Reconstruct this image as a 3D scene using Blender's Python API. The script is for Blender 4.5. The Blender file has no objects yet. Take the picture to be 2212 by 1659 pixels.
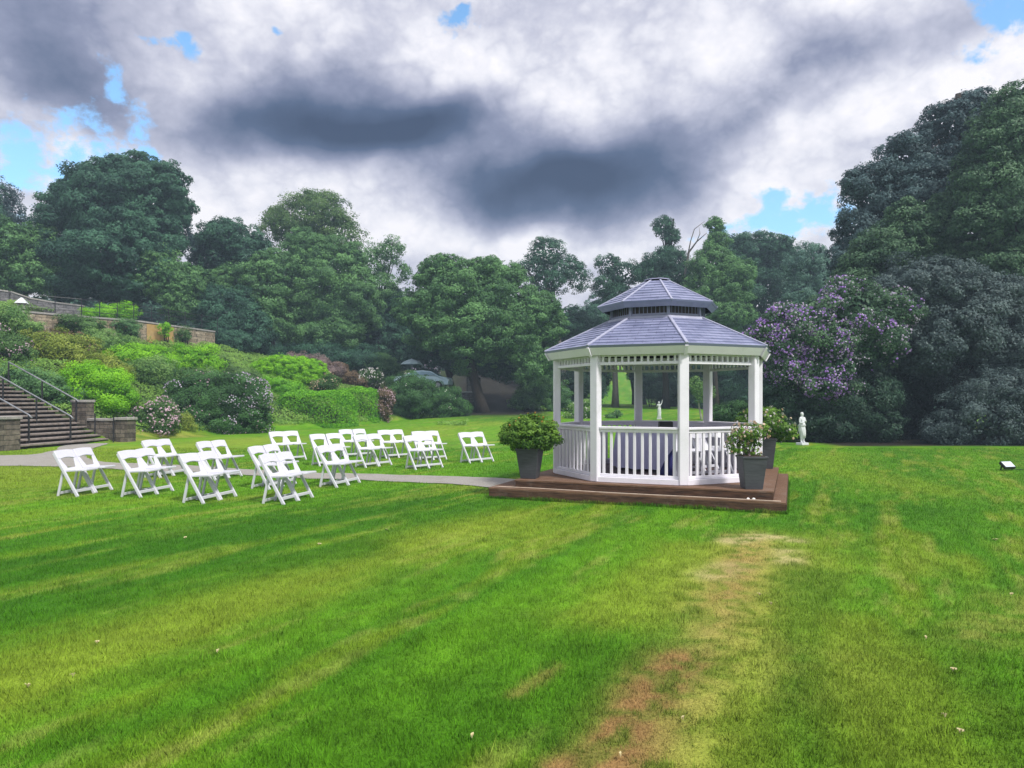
import bpy, bmesh, math, random
import numpy as np
from mathutils import Vector, Matrix
R = math.radians
rng = np.random.default_rng(7)
random.seed(7)
S = bpy.context.scene
COL = S.collection
# ------------------------------------------------------------------ measuring helpers
F, CX, HY, EYE = 1515.0, 1106.0, 861.6, 1.69      # focal length / centre / horizon in units of a 2212 wide picture, eye height

def sstep(a, b, x):
    t = np.clip((x - a) / (b - a), 0, 1)
    return t * t * (3 - 2 * t)

def height(x, y):
    x = np.asarray(x, float); y = np.asarray(y, float)
    d = -.93 * (x + 15.5) + .37 * (y - 28)
    d = d - 0.8 * np.sin(y * .23)* sstep(30,40,y)
    fade = 1 - .35 * sstep(48, 80, y)
    b = np.where(d < 5, .45 * np.maximum(d, 0), 2.25 + (d - 5) * .345)
    b = np.where(d > 14.9, 6.3 + np.clip((d - 14.9) * .06, 0, .5), b)
    b = np.where(d > 24.5, 8.0 + (d - 24.5) * .02, b)
    b = np.minimum(b, 9) * fade * sstep(14, 24, y)
    n = sstep(7, -3, x) * np.clip((y - 52) * .26, 0, 4.5)
    l = np.clip((y - 30) * .026, 0, 1.1) * sstep(-12, -2, x) * (1 - sstep(14, 26, x))
    f = sstep(85, 130, y) * 7
    return np.maximum(np.maximum(b, n), l) + f

def hz(x, y): return float(height(x, y))
def G(px, py):                                     # point of the flat lawn seen at a place of the photograph
    Y = EYE * F / (py - HY); return ((px - CX) / F * Y, Y)
def P(px, py, Y): return Vector(((px - CX) / F * Y, Y, EYE + (HY - py) / F * Y))
def hit(px, py, y0=4.0, y1=120.0):                 # where the line of sight first meets the terrain
    ys = np.arange(y0, y1, .1)
    xs = (px - CX) / F * ys; zs = EYE + (HY - py) / F * ys
    k = np.nonzero(zs <= height(xs, ys))[0]
    i = k[0] if len(k) else len(ys) - 1
    return float(xs[i]), float(ys[i])

# numpy value noise
def _hash(i, j, s):
    n = (i * 374761393 + j * 668265263 + s * 974711) & 0x7fffffff
    n = ((n ^ (n >> 13)) * 1274126177) & 0x7fffffff
    return ((n ^ (n >> 16)) & 0xffff) / 65535.0
def vnoise(x, y, s=0):
    i = np.floor(x).astype(np.int64); j = np.floor(y).astype(np.int64)
    u = x - i; v = y - j; u = u * u * (3 - 2 * u); v = v * v * (3 - 2 * v)
    return (_hash(i, j, s) * (1 - u) + _hash(i + 1, j, s) * u) * (1 - v) + (_hash(i, j + 1, s) * (1 - u) + _hash(i + 1, j + 1, s) * u) * v
def fbm(x, y, s=0, o=4):
    r = 0; a = .5; t = 0
    for k in range(o):
        r = r + a * vnoise(x * 2 ** k + 17 * k, y * 2 ** k - 9 * k, s + k); t += a; a *= .5
    return r / t

# ------------------------------------------------------------------ materials
def mat(name):
    m = bpy.data.materials.new(name); m.use_nodes = True
    nt = m.node_tree; b = nt.nodes['Principled BSDF']
    return m, nt, b
def N(nt, t, **k):
    n = nt.nodes.new(t)
    for a, v in k.items():
        if a == 'inp':
            for q, w in v.items(): n.inputs[q].default_value = w
        else: setattr(n, a, v)
    return n
def rgba(c): return (c[0], c[1], c[2], 1)
def ramp(nt, fac, stops):
    r = N(nt, 'ShaderNodeValToRGB'); e = r.color_ramp.elements
    while len(e) < len(stops): e.new(.5)
    for k, (p, c) in enumerate(stops): e[k].position = p; e[k].color = rgba(c)
    nt.links.new(fac, r.inputs[0]); return r.outputs[0]
def basic(name, c1, c2=None, scale=6, rough=.55, bump=0., bscale=40, spec=.4, stretch=(1, 1, 1), metal=0, grime=None):
    m, nt, b = mat(name)
    tc = N(nt, 'ShaderNodeTexCoord'); mp = N(nt, 'ShaderNodeMapping'); mp.inputs['Scale'].default_value = stretch
    nt.links.new(tc.outputs['Object'], mp.inputs[0])
    n = N(nt, 'ShaderNodeTexNoise', inp={'Scale': scale, 'Detail': 6, 'Roughness': .65})
    nt.links.new(mp.outputs[0], n.inputs['Vector'])
    c = ramp(nt, n.outputs[0], [(.3, c1), (.7, c2 or c1)])
    if grime:
        n3 = N(nt, 'ShaderNodeTexNoise', inp={'Scale': 2.3, 'Detail': 8, 'Roughness': .7})
        nt.links.new(tc.outputs['Object'], n3.inputs['Vector'])
        f = ramp(nt, n3.outputs[0], [(.52, (0, 0, 0)), (.75, (.5, .5, .5))])
        mx = N(nt, 'ShaderNodeMix', data_type='RGBA'); nt.links.new(f, mx.inputs[0]); nt.links.new(c, mx.inputs[6]); mx.inputs[7].default_value = rgba(grime)
        c = mx.outputs[2]
    nt.links.new(c, b.inputs['Base Color'])
    b.inputs['Roughness'].default_value = rough; b.inputs['Specular IOR Level'].default_value = spec; b.inputs['Metallic'].default_value = metal
    if bump:
        n2 = N(nt, 'ShaderNodeTexNoise', inp={'Scale': bscale, 'Detail': 5})
        nt.links.new(mp.outputs[0], n2.inputs['Vector'])
        bp = N(nt, 'ShaderNodeBump', inp={'Strength': bump, 'Distance': .02})
        nt.links.new(n2.outputs[0], bp.inputs['Height']); nt.links.new(bp.outputs[0], b.inputs['Normal'])
    return m
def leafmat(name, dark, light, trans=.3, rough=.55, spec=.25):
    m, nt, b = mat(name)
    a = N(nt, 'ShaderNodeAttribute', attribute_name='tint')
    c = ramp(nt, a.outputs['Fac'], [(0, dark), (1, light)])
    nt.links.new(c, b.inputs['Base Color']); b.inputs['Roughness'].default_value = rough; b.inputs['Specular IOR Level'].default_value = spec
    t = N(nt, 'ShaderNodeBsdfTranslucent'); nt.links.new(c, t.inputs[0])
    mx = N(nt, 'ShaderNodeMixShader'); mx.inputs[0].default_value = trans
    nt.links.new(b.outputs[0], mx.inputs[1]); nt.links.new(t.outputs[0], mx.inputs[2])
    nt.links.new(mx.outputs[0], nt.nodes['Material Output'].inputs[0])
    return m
def stonemat(name, c1, c2, mortar, bw=.5, bh=.22, sc=1):
    m, nt, b = mat(name)
    tc = N(nt, 'ShaderNodeTexCoord'); mp = N(nt, 'ShaderNodeMapping'); mp.inputs['Rotation'].default_value = (R(90), 0, 0)
    nt.links.new(tc.outputs['Object'], mp.inputs[0])
    nz = N(nt, 'ShaderNodeTexNoise', inp={'Scale': 3., 'Detail': 3}); nt.links.new(mp.outputs[0], nz.inputs['Vector'])
    add = N(nt, 'ShaderNodeMix', data_type='RGBA', blend_type='LINEAR_LIGHT'); add.inputs[0].default_value = .05
    nt.links.new(mp.outputs[0], add.inputs[6]); nt.links.new(nz.outputs['Color'], add.inputs[7])
    br = N(nt, 'ShaderNodeTexBrick', inp={'Scale': sc, 'Mortar Size': .012, 'Brick Width': bw, 'Row Height': bh, 'Color1': rgba(c1), 'Color2': rgba(c2), 'Mortar': rgba(mortar)})
    nt.links.new(add.outputs[2], br.inputs['Vector'])
    n = N(nt, 'ShaderNodeTexNoise', inp={'Scale': 5, 'Detail': 8, 'Roughness': .7}); nt.links.new(tc.outputs['Object'], n.inputs['Vector'])
    mx = N(nt, 'ShaderNodeMix', data_type='RGBA', blend_type='MULTIPLY'); mx.inputs[0].default_value = 1.
    c = ramp(nt, n.outputs[0], [(.32, (.30, .28, .25)), (.66, (1.3, 1.27, 1.2))])
    nt.links.new(br.outputs[0], mx.inputs[6]); nt.links.new(c, mx.inputs[7]); nt.links.new(mx.outputs[2], b.inputs['Base Color'])
    b.inputs['Roughness'].default_value = .9
    bp = N(nt, 'ShaderNodeBump', inp={'Strength': .6, 'Distance': .02}); nt.links.new(n.outputs[0], bp.inputs['Height']); nt.links.new(bp.outputs[0], b.inputs['Normal'])
    return m

M = {}
M['white'] = basic('white_paint', (.72, .70, .77), (.79, .765, .84), 3, .45, .05, 60, grime=(.50, .51, .50))
M['resin'] = basic('white_resin', (.56, .56, .63), (.63, .63, .70), 4, .4, .03, 80)
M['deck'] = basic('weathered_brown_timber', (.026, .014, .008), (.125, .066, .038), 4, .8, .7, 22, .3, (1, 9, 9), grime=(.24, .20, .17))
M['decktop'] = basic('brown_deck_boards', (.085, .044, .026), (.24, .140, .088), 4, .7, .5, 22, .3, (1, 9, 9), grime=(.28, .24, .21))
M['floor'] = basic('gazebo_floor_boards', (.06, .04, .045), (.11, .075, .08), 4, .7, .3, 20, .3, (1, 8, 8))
M['planter'] = basic('dark_grey_planter', (.040, .044, .052), (.075, .08, .092), 5, .5, .25, 30, .4, (1, 1, 6))
M['soil'] = basic('soil', (.03, .02, .013), (.06, .04, .025), 20, .95, .8, 50)
M['iron'] = basic('black_iron', (.012, .013, .016), (.03, .03, .034), 8, .45, .1, 40, .5)
M['railmetal'] = basic('worn_grey_handrail', (.16, .17, .19), (.3, .31, .33), 8, .4, .1, 40, .5, metal=.3)
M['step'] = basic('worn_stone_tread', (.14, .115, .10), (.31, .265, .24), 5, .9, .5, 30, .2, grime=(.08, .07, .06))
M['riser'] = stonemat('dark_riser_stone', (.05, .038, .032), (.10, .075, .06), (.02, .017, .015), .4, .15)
M['stone'] = stonemat('grey_brown_stonework', (.085, .07, .06), (.19, .165, .14), (.04, .035, .03), .38, .17)
M['oldwall'] = stonemat('mottled_old_wall', (.26, .21, .15), (.40, .34, .27), (.13, .11, .09), .4, .18)
M['greywall'] = stonemat('grey_coped_wall', (.15, .15, .17), (.22, .215, .235), (.06, .06, .07), .5, .2)
M['coping'] = basic('stone_coping', (.22, .21, .20), (.38, .36, .34), 6, .9, .5, 30)
M['statue'] = basic('pale_statue_stone', (.50, .53, .55), (.72, .74, .76), 9, .75, .3, 35, grime=(.38, .42, .44))
M['bark'] = basic('dark_bark', (.020, .017, .014), (.06, .05, .042), 6, .95, .9, 14, .15, (3, 3, .6))
M['greybark'] = basic('grey_bark', (.09, .08, .075), (.19, .17, .16), 6, .95, .9, 14, .15, (3, 3, .6))
M['palebark'] = basic('pale_bark', (.35, .33, .29), (.5, .48, .44), 6, .9, .5, 14)
M['path'] = basic('grey_gravel_path', (.23, .215, .195), (.37, .35, .32), 30, .95, .6, 90, grime=(.14, .13, .09))
M['cloth'] = basic('lavender_white_cloth', (.45, .44, .68), (.56, .55, .78), 3, .8, .2, 8)
M['navy'] = basic('navy_cloth', (.012, .012, .10), (.02, .02, .16), 4, .8, .3, 10)
M['black'] = basic('black_plastic', (.01, .01, .012), (.02, .02, .022), 8, .4, .1, 60)
M['lampglass'] = basic('pale_lamp_glass', (.62, .70, .80), (.74, .80, .88), 3, .15, 0, 1, .6)
M['cord'] = basic('pale_cord', (.42, .33, .25), (.6, .5, .4), 10, .8)
M['parasol'] = basic('pale_blue_grey_canvas', (.32, .42, .47), (.42, .52, .57), 5, .8, .2, 20)
M['carpaint'] = basic('silver_blue_paint', (.38, .54, .62), (.44, .60, .68), 3, .25, 0, 1, .6)
M['carglass'] = basic('car_glass', (.10, .20, .26), (.2, .33, .4), 3, .08, 0, 1, .8)
M['petal_debris'] = basic('pale_dry_leaf', (.50, .42, .22), (.66, .60, .36), 12, .7)
M['whitestone'] = basic('white_pebble', (.7, .68, .66), (.8, .78, .75), 12, .7)
L = {
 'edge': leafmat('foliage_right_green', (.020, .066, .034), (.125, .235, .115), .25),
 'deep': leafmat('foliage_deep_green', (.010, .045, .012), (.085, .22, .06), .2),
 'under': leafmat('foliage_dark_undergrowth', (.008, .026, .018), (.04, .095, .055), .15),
 'hollow': leafmat('foliage_shaded_hollow', (.005, .014, .012), (.022, .050, .038), .1),  # leaf colour darkened to carry the shade of the hollow
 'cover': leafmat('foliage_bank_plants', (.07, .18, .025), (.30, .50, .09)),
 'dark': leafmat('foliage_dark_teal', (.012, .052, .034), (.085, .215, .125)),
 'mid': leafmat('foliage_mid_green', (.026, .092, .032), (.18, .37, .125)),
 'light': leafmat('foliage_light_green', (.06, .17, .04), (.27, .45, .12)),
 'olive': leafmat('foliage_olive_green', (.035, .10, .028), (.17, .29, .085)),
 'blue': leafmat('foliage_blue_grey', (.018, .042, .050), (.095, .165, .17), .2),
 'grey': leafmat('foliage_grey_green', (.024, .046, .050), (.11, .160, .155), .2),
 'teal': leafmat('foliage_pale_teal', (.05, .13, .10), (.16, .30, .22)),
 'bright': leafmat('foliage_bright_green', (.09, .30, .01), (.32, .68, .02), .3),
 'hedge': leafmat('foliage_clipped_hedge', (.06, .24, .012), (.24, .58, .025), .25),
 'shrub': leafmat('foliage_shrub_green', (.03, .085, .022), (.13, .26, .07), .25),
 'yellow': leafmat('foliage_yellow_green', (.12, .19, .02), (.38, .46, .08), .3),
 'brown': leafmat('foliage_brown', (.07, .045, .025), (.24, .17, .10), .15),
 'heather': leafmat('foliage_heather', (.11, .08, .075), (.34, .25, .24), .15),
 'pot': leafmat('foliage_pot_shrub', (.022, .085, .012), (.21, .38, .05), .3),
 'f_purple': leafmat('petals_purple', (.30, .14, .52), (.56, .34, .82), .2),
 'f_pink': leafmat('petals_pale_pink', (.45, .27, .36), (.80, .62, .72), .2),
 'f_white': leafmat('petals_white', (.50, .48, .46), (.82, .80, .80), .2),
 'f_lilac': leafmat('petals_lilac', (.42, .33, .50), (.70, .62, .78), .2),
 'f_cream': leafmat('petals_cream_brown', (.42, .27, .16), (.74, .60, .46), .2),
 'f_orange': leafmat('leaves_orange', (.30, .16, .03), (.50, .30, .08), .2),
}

# ------------------------------------------------------------------ object helpers
def link(o, parent=None):
    COL.objects.link(o)
    if parent: o.parent = parent
    return o
def tag(o, label=None, cat=None, group=None, kind=None):
    if label: o['label'] = label
    if cat: o['category'] = cat
    if group: o['group'] = group
    if kind: o['kind'] = kind
    return o
def empty(name, loc, rz=0., label=None, cat=None, group=None):
    o = bpy.data.objects.new(name, None); o.empty_display_size = .3
    o.location = loc; o.rotation_euler = (0, 0, rz)
    link(o); return tag(o, label, cat, group)
class B:                                             # small mesh collector
    def __init__(s): s.bm = bmesh.new()
    def hull8(s, pts, bev=0):
        vs = [s.bm.verts.new(p) for p in pts]
        for f in ((0, 3, 2, 1), (4, 5, 6, 7), (0, 1, 5, 4), (1, 2, 6, 5), (2, 3, 7, 6), (3, 0, 4, 7)):
            s.bm.faces.new([vs[i] for i in f])
        return s
    def box(s, c, d, M3=None):
        c = Vector(c); h = [v / 2 for v in d]
        pts = [Vector((sx * h[0], sy * h[1], sz * h[2])) for sz in (-1, 1) for sx, sy in ((-1, -1), (1, -1), (1, 1), (-1, 1))]
        if M3: pts = [M3 @ p for p in pts]
        return s.hull8([c + p for p in pts])
    def bar(s, a, b, w, t, up=(0, 0, 1)):            # beam a->b, w along side axis, t along the other
        a = Vector(a); b = Vector(b); d = (b - a).normalized(); up = Vector(up)
        sd = d.cross(up)
        if sd.length < 1e-4: sd = d.cross(Vector((1, 0, 0)))
        sd.normalize(); u2 = sd.cross(d).normalized()
        q = [sd * sx * w / 2 + u2 * sy * t / 2 for sx, sy in ((-1, -1), (1, -1), (1, 1), (-1, 1))]
        return s.hull8([a + p for p in q] + [b + p for p in q])
    def tube(s, pts, rad, n=8, cap=True):
        rings = []
        pts = [Vector(p) for p in pts]
        for i, p in enumerate(pts):
            d = (pts[min(i + 1, len(pts) - 1)] - pts[max(i - 1, 0)]).normalized()
            a = d.cross(Vector((0, 1, 0)) if abs(d.y) < .9 else Vector((1, 0, 0))).normalized(); b2 = d.cross(a)
            r = rad[i] if hasattr(rad, '__len__') else rad
            rings.append([s.bm.verts.new(p + (a * math.cos(t) + b2 * math.sin(t)) * r) for t in [k * 2 * math.pi / n for k in range(n)]])
        for A, C in zip(rings, rings[1:]):
            for k in range(n): s.bm.faces.new((A[k], A[(k + 1) % n], C[(k + 1) % n], C[k]))
        if cap:
            s.bm.faces.new(rings[0][::-1]); s.bm.faces.new(rings[-1])
        return s
    def lathe(s, c, prof, n=16, sx=1, sy=1):
        c = Vector(c); rings = []
        for r, z in prof: rings.append([s.bm.verts.new(c + Vector((r * sx * math.cos(k * 2 * math.pi / n), r * sy * math.sin(k * 2 * math.pi / n), z))) for k in range(n)])
        for A, C in zip(rings, rings[1:]):
            for k in range(n): s.bm.faces.new((A[k], A[(k + 1) % n], C[(k + 1) % n], C[k]))
        s.bm.faces.new(rings[0][::-1]); s.bm.faces.new(rings[-1]); return s
    def prism(s, poly, z0, z1, fn=None):
        fn = fn or (lambda p, z: Vector((p[0], p[1], z)))
        a = [s.bm.verts.new(fn(p, z0)) for p in poly]; b = [s.bm.verts.new(fn(p, z1)) for p in poly]
        n = len(poly)
        for k in range(n): s.bm.faces.new((a[k], a[(k + 1) % n], b[(k + 1) % n], b[k]))
        s.bm.faces.new(a[::-1]); s.bm.faces.new(b); return s
    def done(s, name, m, parent=None, bevel=0., smooth=False, seg=1):
        bmesh.ops.recalc_face_normals(s.bm, faces=s.bm.faces)
        if bevel: bmesh.ops.bevel(s.bm, geom=list(s.bm.edges), offset=bevel, segments=seg, profile=.6, affect='EDGES', clamp_overlap=True)
        me = bpy.data.meshes.new(name); s.bm.to_mesh(me); s.bm.free(); me.materials.append(m)
        if smooth:
            for p in me.polygons: p.use_smooth = True
        return link(bpy.data.objects.new(name, me), parent)

def fastmesh(name, V, k, m, parent=None, tint=None, col=None, smooth=False):
    """V: (n*k,3) vertices, every k of them one face"""
    V = np.asarray(V, np.float32); n = len(V) // k
    me = bpy.data.meshes.new(name)
    me.vertices.add(n * k); me.vertices.foreach_set('co', V.ravel())
    me.loops.add(n * k); me.loops.foreach_set('vertex_index', np.arange(n * k, dtype=np.int32))
    me.polygons.add(n); me.polygons.foreach_set('loop_start', np.arange(0, n * k, k, dtype=np.int32))
    me.update(calc_edges=True)
    if tint is not None:
        a = me.attributes.new('tint', 'FLOAT', 'FACE'); a.data.foreach_set('value', np.asarray(tint, np.float32))
    if col is not None:
        a = me.attributes.new('col', 'FLOAT_COLOR', 'FACE')
        a.data.foreach_set('color', np.concatenate([col, np.ones((n, 1))], 1).astype(np.float32).ravel())
    me.materials.append(m)
    return link(bpy.data.objects.new(name, me), parent)

def unit(v): return v / np.maximum(np.linalg.norm(v, axis=1, keepdims=True), 1e-6)
def leafverts(P0, Nn, size, g, asp=.55):
    n = len(P0)
    r = unit(g.normal(size=(n, 3))); a = unit(np.cross(Nn, r)); b = np.cross(Nn, a)
    s = (size * g.uniform(.6, 1.3, n))[:, None]
    V = np.empty((n, 4, 3))
    V[:, 0] = P0 - a * s * .5; V[:, 1] = P0 + b * s * asp * .5 + Nn * s * .08; V[:, 2] = P0 + a * s * .5; V[:, 3] = P0 - b * s * asp * .5 + Nn * s * .08
    return V.reshape(-1, 3)

def lobes_leaves(lobes, leaf, dens, g, cr=None, rough=.44, flat=.7, keepback=.3, loose=.3, fill=1.):
    """lobes: list of (centre Vector, (rx,ry,rz)). returns points, normals, tint, clump centres"""
    PC = []; PN = []; CR = []
    for (c, r) in lobes:
        c = np.array(c); r = np.array(r); rm = float(np.mean(r))
        k = cr or (.15 * rm + .13)
        area = 4 * math.pi * ((r[0] * r[1]) ** 1.6 + (r[0] * r[2]) ** 1.6 + (r[1] * r[2]) ** 1.6) ** (1 / 1.6) / 3 ** (1 / 1.6)
        n = max(6, int(area / (k * k * 1.5)))
        d = unit(g.normal(size=(n, 3)))
        rad = 1 + rough * (g.random(n) ** 1.3 - .75); spray = g.random(n) < .11; rad = np.where(spray & (d[:, 2] > -.4), g.uniform(1.02, 1.2, n), rad); ks = np.where(spray, .45, 1.)
        p = c + d * r * rad[:, None]
        keep = (d[:, 1] < .15) | (g.random(n) < keepback)
        for (c2, r2) in lobes:
            if c2 is c: continue
            q = (p - np.array(c2)) / np.array(r2)
            keep &= ~((np.sum(q * q, 1) < .55) & ~np.all(np.abs(p - c) < 1e-9, axis=1)) if (np.any(np.array(c2) != c)) else True
        p = p[keep]; d = unit(d[keep] / r); ks = ks[keep]
        PC.append(p); PN.append(d); CR.append(np.full(len(p), k) * g.uniform(.4, 1.5, len(p)) * ks)
    PC = np.concatenate(PC); PN = np.concatenate(PN); CR = np.concatenate(CR)
    cnt = np.maximum(3, (dens * 4 * math.pi * CR ** 2 * .55).astype(int))
    idx = np.repeat(np.arange(len(PC)), cnt); n = len(idx)
    dd = unit(g.normal(size=(n, 3))); 
    back = np.sum(dd * PN[idx], 1) < -.25
    dd[back] *= -1
    rr = CR[idx] * (.45 + .6 * g.random(n) ** .7 + loose * g.random(n) ** 3)
    off = dd * rr[:, None]; off[:, 2] *= flat
    pts = PC[idx] + off
    nn = unit(dd * .75 + PN[idx] * .5 + np.array([0, 0, .35]) + g.normal(size=(n, 3)) * .45)
    ct = g.random(len(PC))
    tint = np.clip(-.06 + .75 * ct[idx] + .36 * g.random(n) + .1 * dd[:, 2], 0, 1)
    sz = np.ones(n)
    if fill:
        for (c, r) in lobes:                          # larger, darker-tinted leaves deeper inside the crown, closing its gaps
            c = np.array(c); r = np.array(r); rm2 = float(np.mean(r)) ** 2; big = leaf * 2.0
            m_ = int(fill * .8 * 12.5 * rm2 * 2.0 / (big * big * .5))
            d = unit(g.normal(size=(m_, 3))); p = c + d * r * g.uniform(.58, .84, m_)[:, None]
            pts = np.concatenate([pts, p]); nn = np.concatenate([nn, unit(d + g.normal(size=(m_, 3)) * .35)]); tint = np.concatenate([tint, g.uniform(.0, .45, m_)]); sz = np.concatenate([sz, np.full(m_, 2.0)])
    return pts, nn, tint, PC, PN, CR, sz

def foliage(name, lobes, m, leaf=.15, dens=60, parent=None, seed=1, flowers=None, ground=False, **k):
    g = np.random.default_rng(seed)
    pts, nn, tint, PC, PN, CR, sz = lobes_leaves(lobes, leaf, dens * 1.35, g, **k)
    if ground:
        kp = pts[:, 2] > height(pts[:, 0], pts[:, 1]) - .05; pts, nn, tint, sz = pts[kp], nn[kp], tint[kp], sz[kp]
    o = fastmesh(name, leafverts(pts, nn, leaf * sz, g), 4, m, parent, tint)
    if flowers:
        for (fm, frac, fsize, sel) in flowers:
            kp = np.array([sel(p, d) for p, d in zip(PC, PN)], float)
            ch = g.random(len(PC)) < kp
            q = PC[ch]; qn = PN[ch]; qr = CR[ch]
            if not len(q): continue
            c = np.maximum(1, (frac * 4 * math.pi * qr ** 2).astype(int)); idx = np.repeat(np.arange(len(q)), c)
            dd = unit(g.normal(size=(len(idx), 3)) * .75 + qn[idx])
            pp = q[idx] + dd * (qr[idx] * 1.08)[:, None] * np.array([1, 1, .8])
            # each bloom a small truss of petals
            kk = 5; pi = np.repeat(np.arange(len(pp)), kk)
            jj = unit(g.normal(size=(len(pi), 3)) + dd[pi])
            p2 = pp[pi] + jj * fsize * .5
            fastmesh('flowers', leafverts(p2, jj, fsize, g, .9), 4, fm, o if parent is None else parent, g.random(len(p2)))
    return o, PC

def wood(name, base, top, r, lobes, m, parent, seed=3, limbs=9, n=8, bend=.04):
    g = random.Random(seed); b = B()
    base = Vector(base); top = Vector(top); H = (top - base).length
    pts = [base + (top - base) * t + Vector((math.sin(t * 5 + seed) * bend * H * t, math.cos(t * 4 + seed) * bend * H * t * .5, 0)) for t in [k / 8 for k in range(9)]]
    pts[0] -= Vector((0, 0, .3))
    b.tube(pts, [r * (1.35 if k == 0 else 1) * (1 - .75 * k / 8) for k in range(9)], n)
    for k in range(limbs):
        c, rr = lobes[k % len(lobes)]
        t = g.uniform(.35, .9); i = int(t * 8); s0 = pts[i]
        e = Vector(c) + Vector([g.uniform(-.75, .75) * q for q in rr])
        mid = (s0 + e) / 2 + Vector((0, 0, .08 * H))
        r0 = r * (1 - .75 * t) * .6
        b.tube([s0, mid, e], [r0, r0 * .6, r0 * .15], 6)
        for _ in range(2):
            e2 = mid + Vector([g.uniform(-.5, .5) * q for q in rr]) + Vector((0, 0, .3 * rr[2]))
            b.tube([mid, (mid + e2) / 2 + Vector((0, 0, .1)), e2], [r0 * .45, r0 * .3, r0 * .08], 5)
    return b.done(name, m, parent, smooth=True)

def mklobes(lst, Y, dep=.8):
    out = []
    for q in lst:
        px, py, rx, ry = q[:4]; dy = q[4] if len(q) > 4 else 0
        y = Y + dy
        c = P(px, py, y); out.append((tuple(c), (rx / F * y, max(rx, ry) / F * y * dep, ry / F * y)))
    return out
def bumpy(lobes, seed, n=3, q=.46):
    g = random.Random(seed * 7 + 1); out = []
    for c, r in lobes:
        out.append((c, tuple(v * .93 for v in r)))
        for _ in range(n):
            a = g.uniform(0, 2 * math.pi); e = g.uniform(-.5, 1.2); d = Vector((math.cos(a) * math.cos(e), math.sin(a) * math.cos(e) - .25, math.sin(e))).normalized()
            k = q * g.uniform(.7, 1.2); m = g.uniform(.62, .86)
            out.append(((c[0] + d.x * r[0] * m, c[1] + d.y * r[1] * m, c[2] + d.z * r[2] * m), tuple(v * k for v in r)))
    return out

def tree(name, label, cat, lst, Y, m, leaf=.17, dens=55, trunk=None, tr=.25, bark='bark', group=None, seed=1, limbs=9, dep=.8, fname='crown', flowers=None, **k):
    lobes = mklobes(lst, Y, dep)
    tx = trunk if trunk is not None else sum(q[0] * q[2] for q in lst) / sum(q[2] for q in lst)
    X = (tx - CX) / F * Y; Y2 = Y + .3; gz = hz(X, Y2)
    root = empty(name, (X, Y2, gz), 0, label, cat, group)
    off = Vector((X, Y2, gz))
    lobes = [(tuple(Vector(c) - off), r) for c, r in lobes]; lobes = bumpy(lobes, seed) if k.get('loose', 0) < .3 else bumpy(lobes, seed, 4, .3)
    foliage(fname, lobes, m, leaf, dens, root, seed, flowers=flowers, **k)
    top = max(c[2] + r[2] * .55 for c, r in lobes)
    hi = max(lobes, key=lambda q: q[0][2])
    wood('trunk', (0, 0, 0), (hi[0][0] * .8, hi[0][1] * .8, top), tr, lobes, M[bark], root, seed, limbs)
    return root

def shrub(name, label, lst, m, Y=None, leaf=.08, dens=150, seed=1, flowers=None, cat='shrub', group=None, dep=.8, cr=None, **k):
    if Y is None:
        bp = max(lst, key=lambda q: q[1] + q[3]); _, Y = hit(bp[0], bp[1] + bp[3] - 2); Y += bp[2] / F * Y * .5
    lobes = mklobes(lst, Y, dep)
    c0 = lobes[0][0]; base = Vector((c0[0], c0[1], hz(c0[0], c0[1])))
    root = empty(name, base, 0, label, cat, group)
    lobes = [(tuple(Vector(c) - base), r) for c, r in lobes]
    foliage('foliage', lobes, m, leaf, dens, root, seed, flowers=flowers, cr=cr, **k)
    b = B(); g = random.Random(seed)
    for c, r in lobes:
        for _ in range(4):
            e = Vector(c) + Vector((g.uniform(-.7, .7) * r[0], g.uniform(-.7, .7) * r[1], g.uniform(-.2, .6) * r[2]))
            b0 = Vector((c[0] * .7 + g.uniform(-.2, .2), c[1] * .7, -.15 ))
            b.tube([b0, (b0 + e) / 2 + Vector((g.uniform(-.1, .1), 0, .05)), e], [.03, .02, .006], 5)
    b.done('stems', M['bark'], root, smooth=True)
    return root

# ------------------------------------------------------------------ GROUND
SEG = []
def seg(kind, amt, w, *pts): SEG.append((kind, amt, w, [G(*p) for p in pts]))
seg('yellow', .85, .55, (1130, 1112), (900, 1175), (700, 1235), (560, 1290), (400, 1345), (230, 1395), (-40, 1510))
seg('yellow', .5, .5, (1200, 1140), (1000, 1150))
seg('dark', .95, 1.3, (880, 1085), (500, 1150), (120, 1215), (-100, 1240))
seg('dark', .75, .5, (760, 1190), (450, 1230), (100, 1300), (-100, 1340))
seg('dark', .5, .35, (150, 1620), (350, 1560), (620, 1480), (760, 1420))
seg('dark', .4, .3, (900, 1640), (1000, 1520), (1150, 1400), (1220, 1340))
seg('tan', .95, .30, (1560, 1330), (1570, 1270), (1600, 1215), (1630, 1165))
seg('tan', .9, .30, (1430, 1680), (1500, 1560), (1590, 1420), (1650, 1310), (1700, 1200))
seg('yellow', .7, .5, (1560, 1680), (1600, 1520), (1650, 1390), (1690, 1260), (1740, 1170))
seg('tan', .6, .16, (1330, 1680), (1420, 1540), (1500, 1420), (1560, 1330), (1600, 1250), (1640, 1180))
seg('tan', .4, .3, (1800, 1420), (1740, 1500), (1700, 1400))
seg('dark', .6, .27, (1790, 1700), (1745, 1560), (1725, 1440), (1740, 1340), (1755, 1240))
seg('dark', .6, .35, (2080, 1700), (2080, 1560), (2050, 1450), (2000, 1380))
seg('yellow', .6, .35, (2000, 1680), (1960, 1560), (1900, 1440), (1860, 1350))
seg('tan', .3, .3, (2160, 1350), (2230, 1300), (2120, 1370))
seg('yellow', .7, .35, (2000, 1205), (1960, 1230))
seg('yellow', .75, .35, (1330, 1330), (1410, 1250), (1500, 1185))
seg('yellow', .4, .3, (1060, 1180), (1180, 1160))
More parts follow.
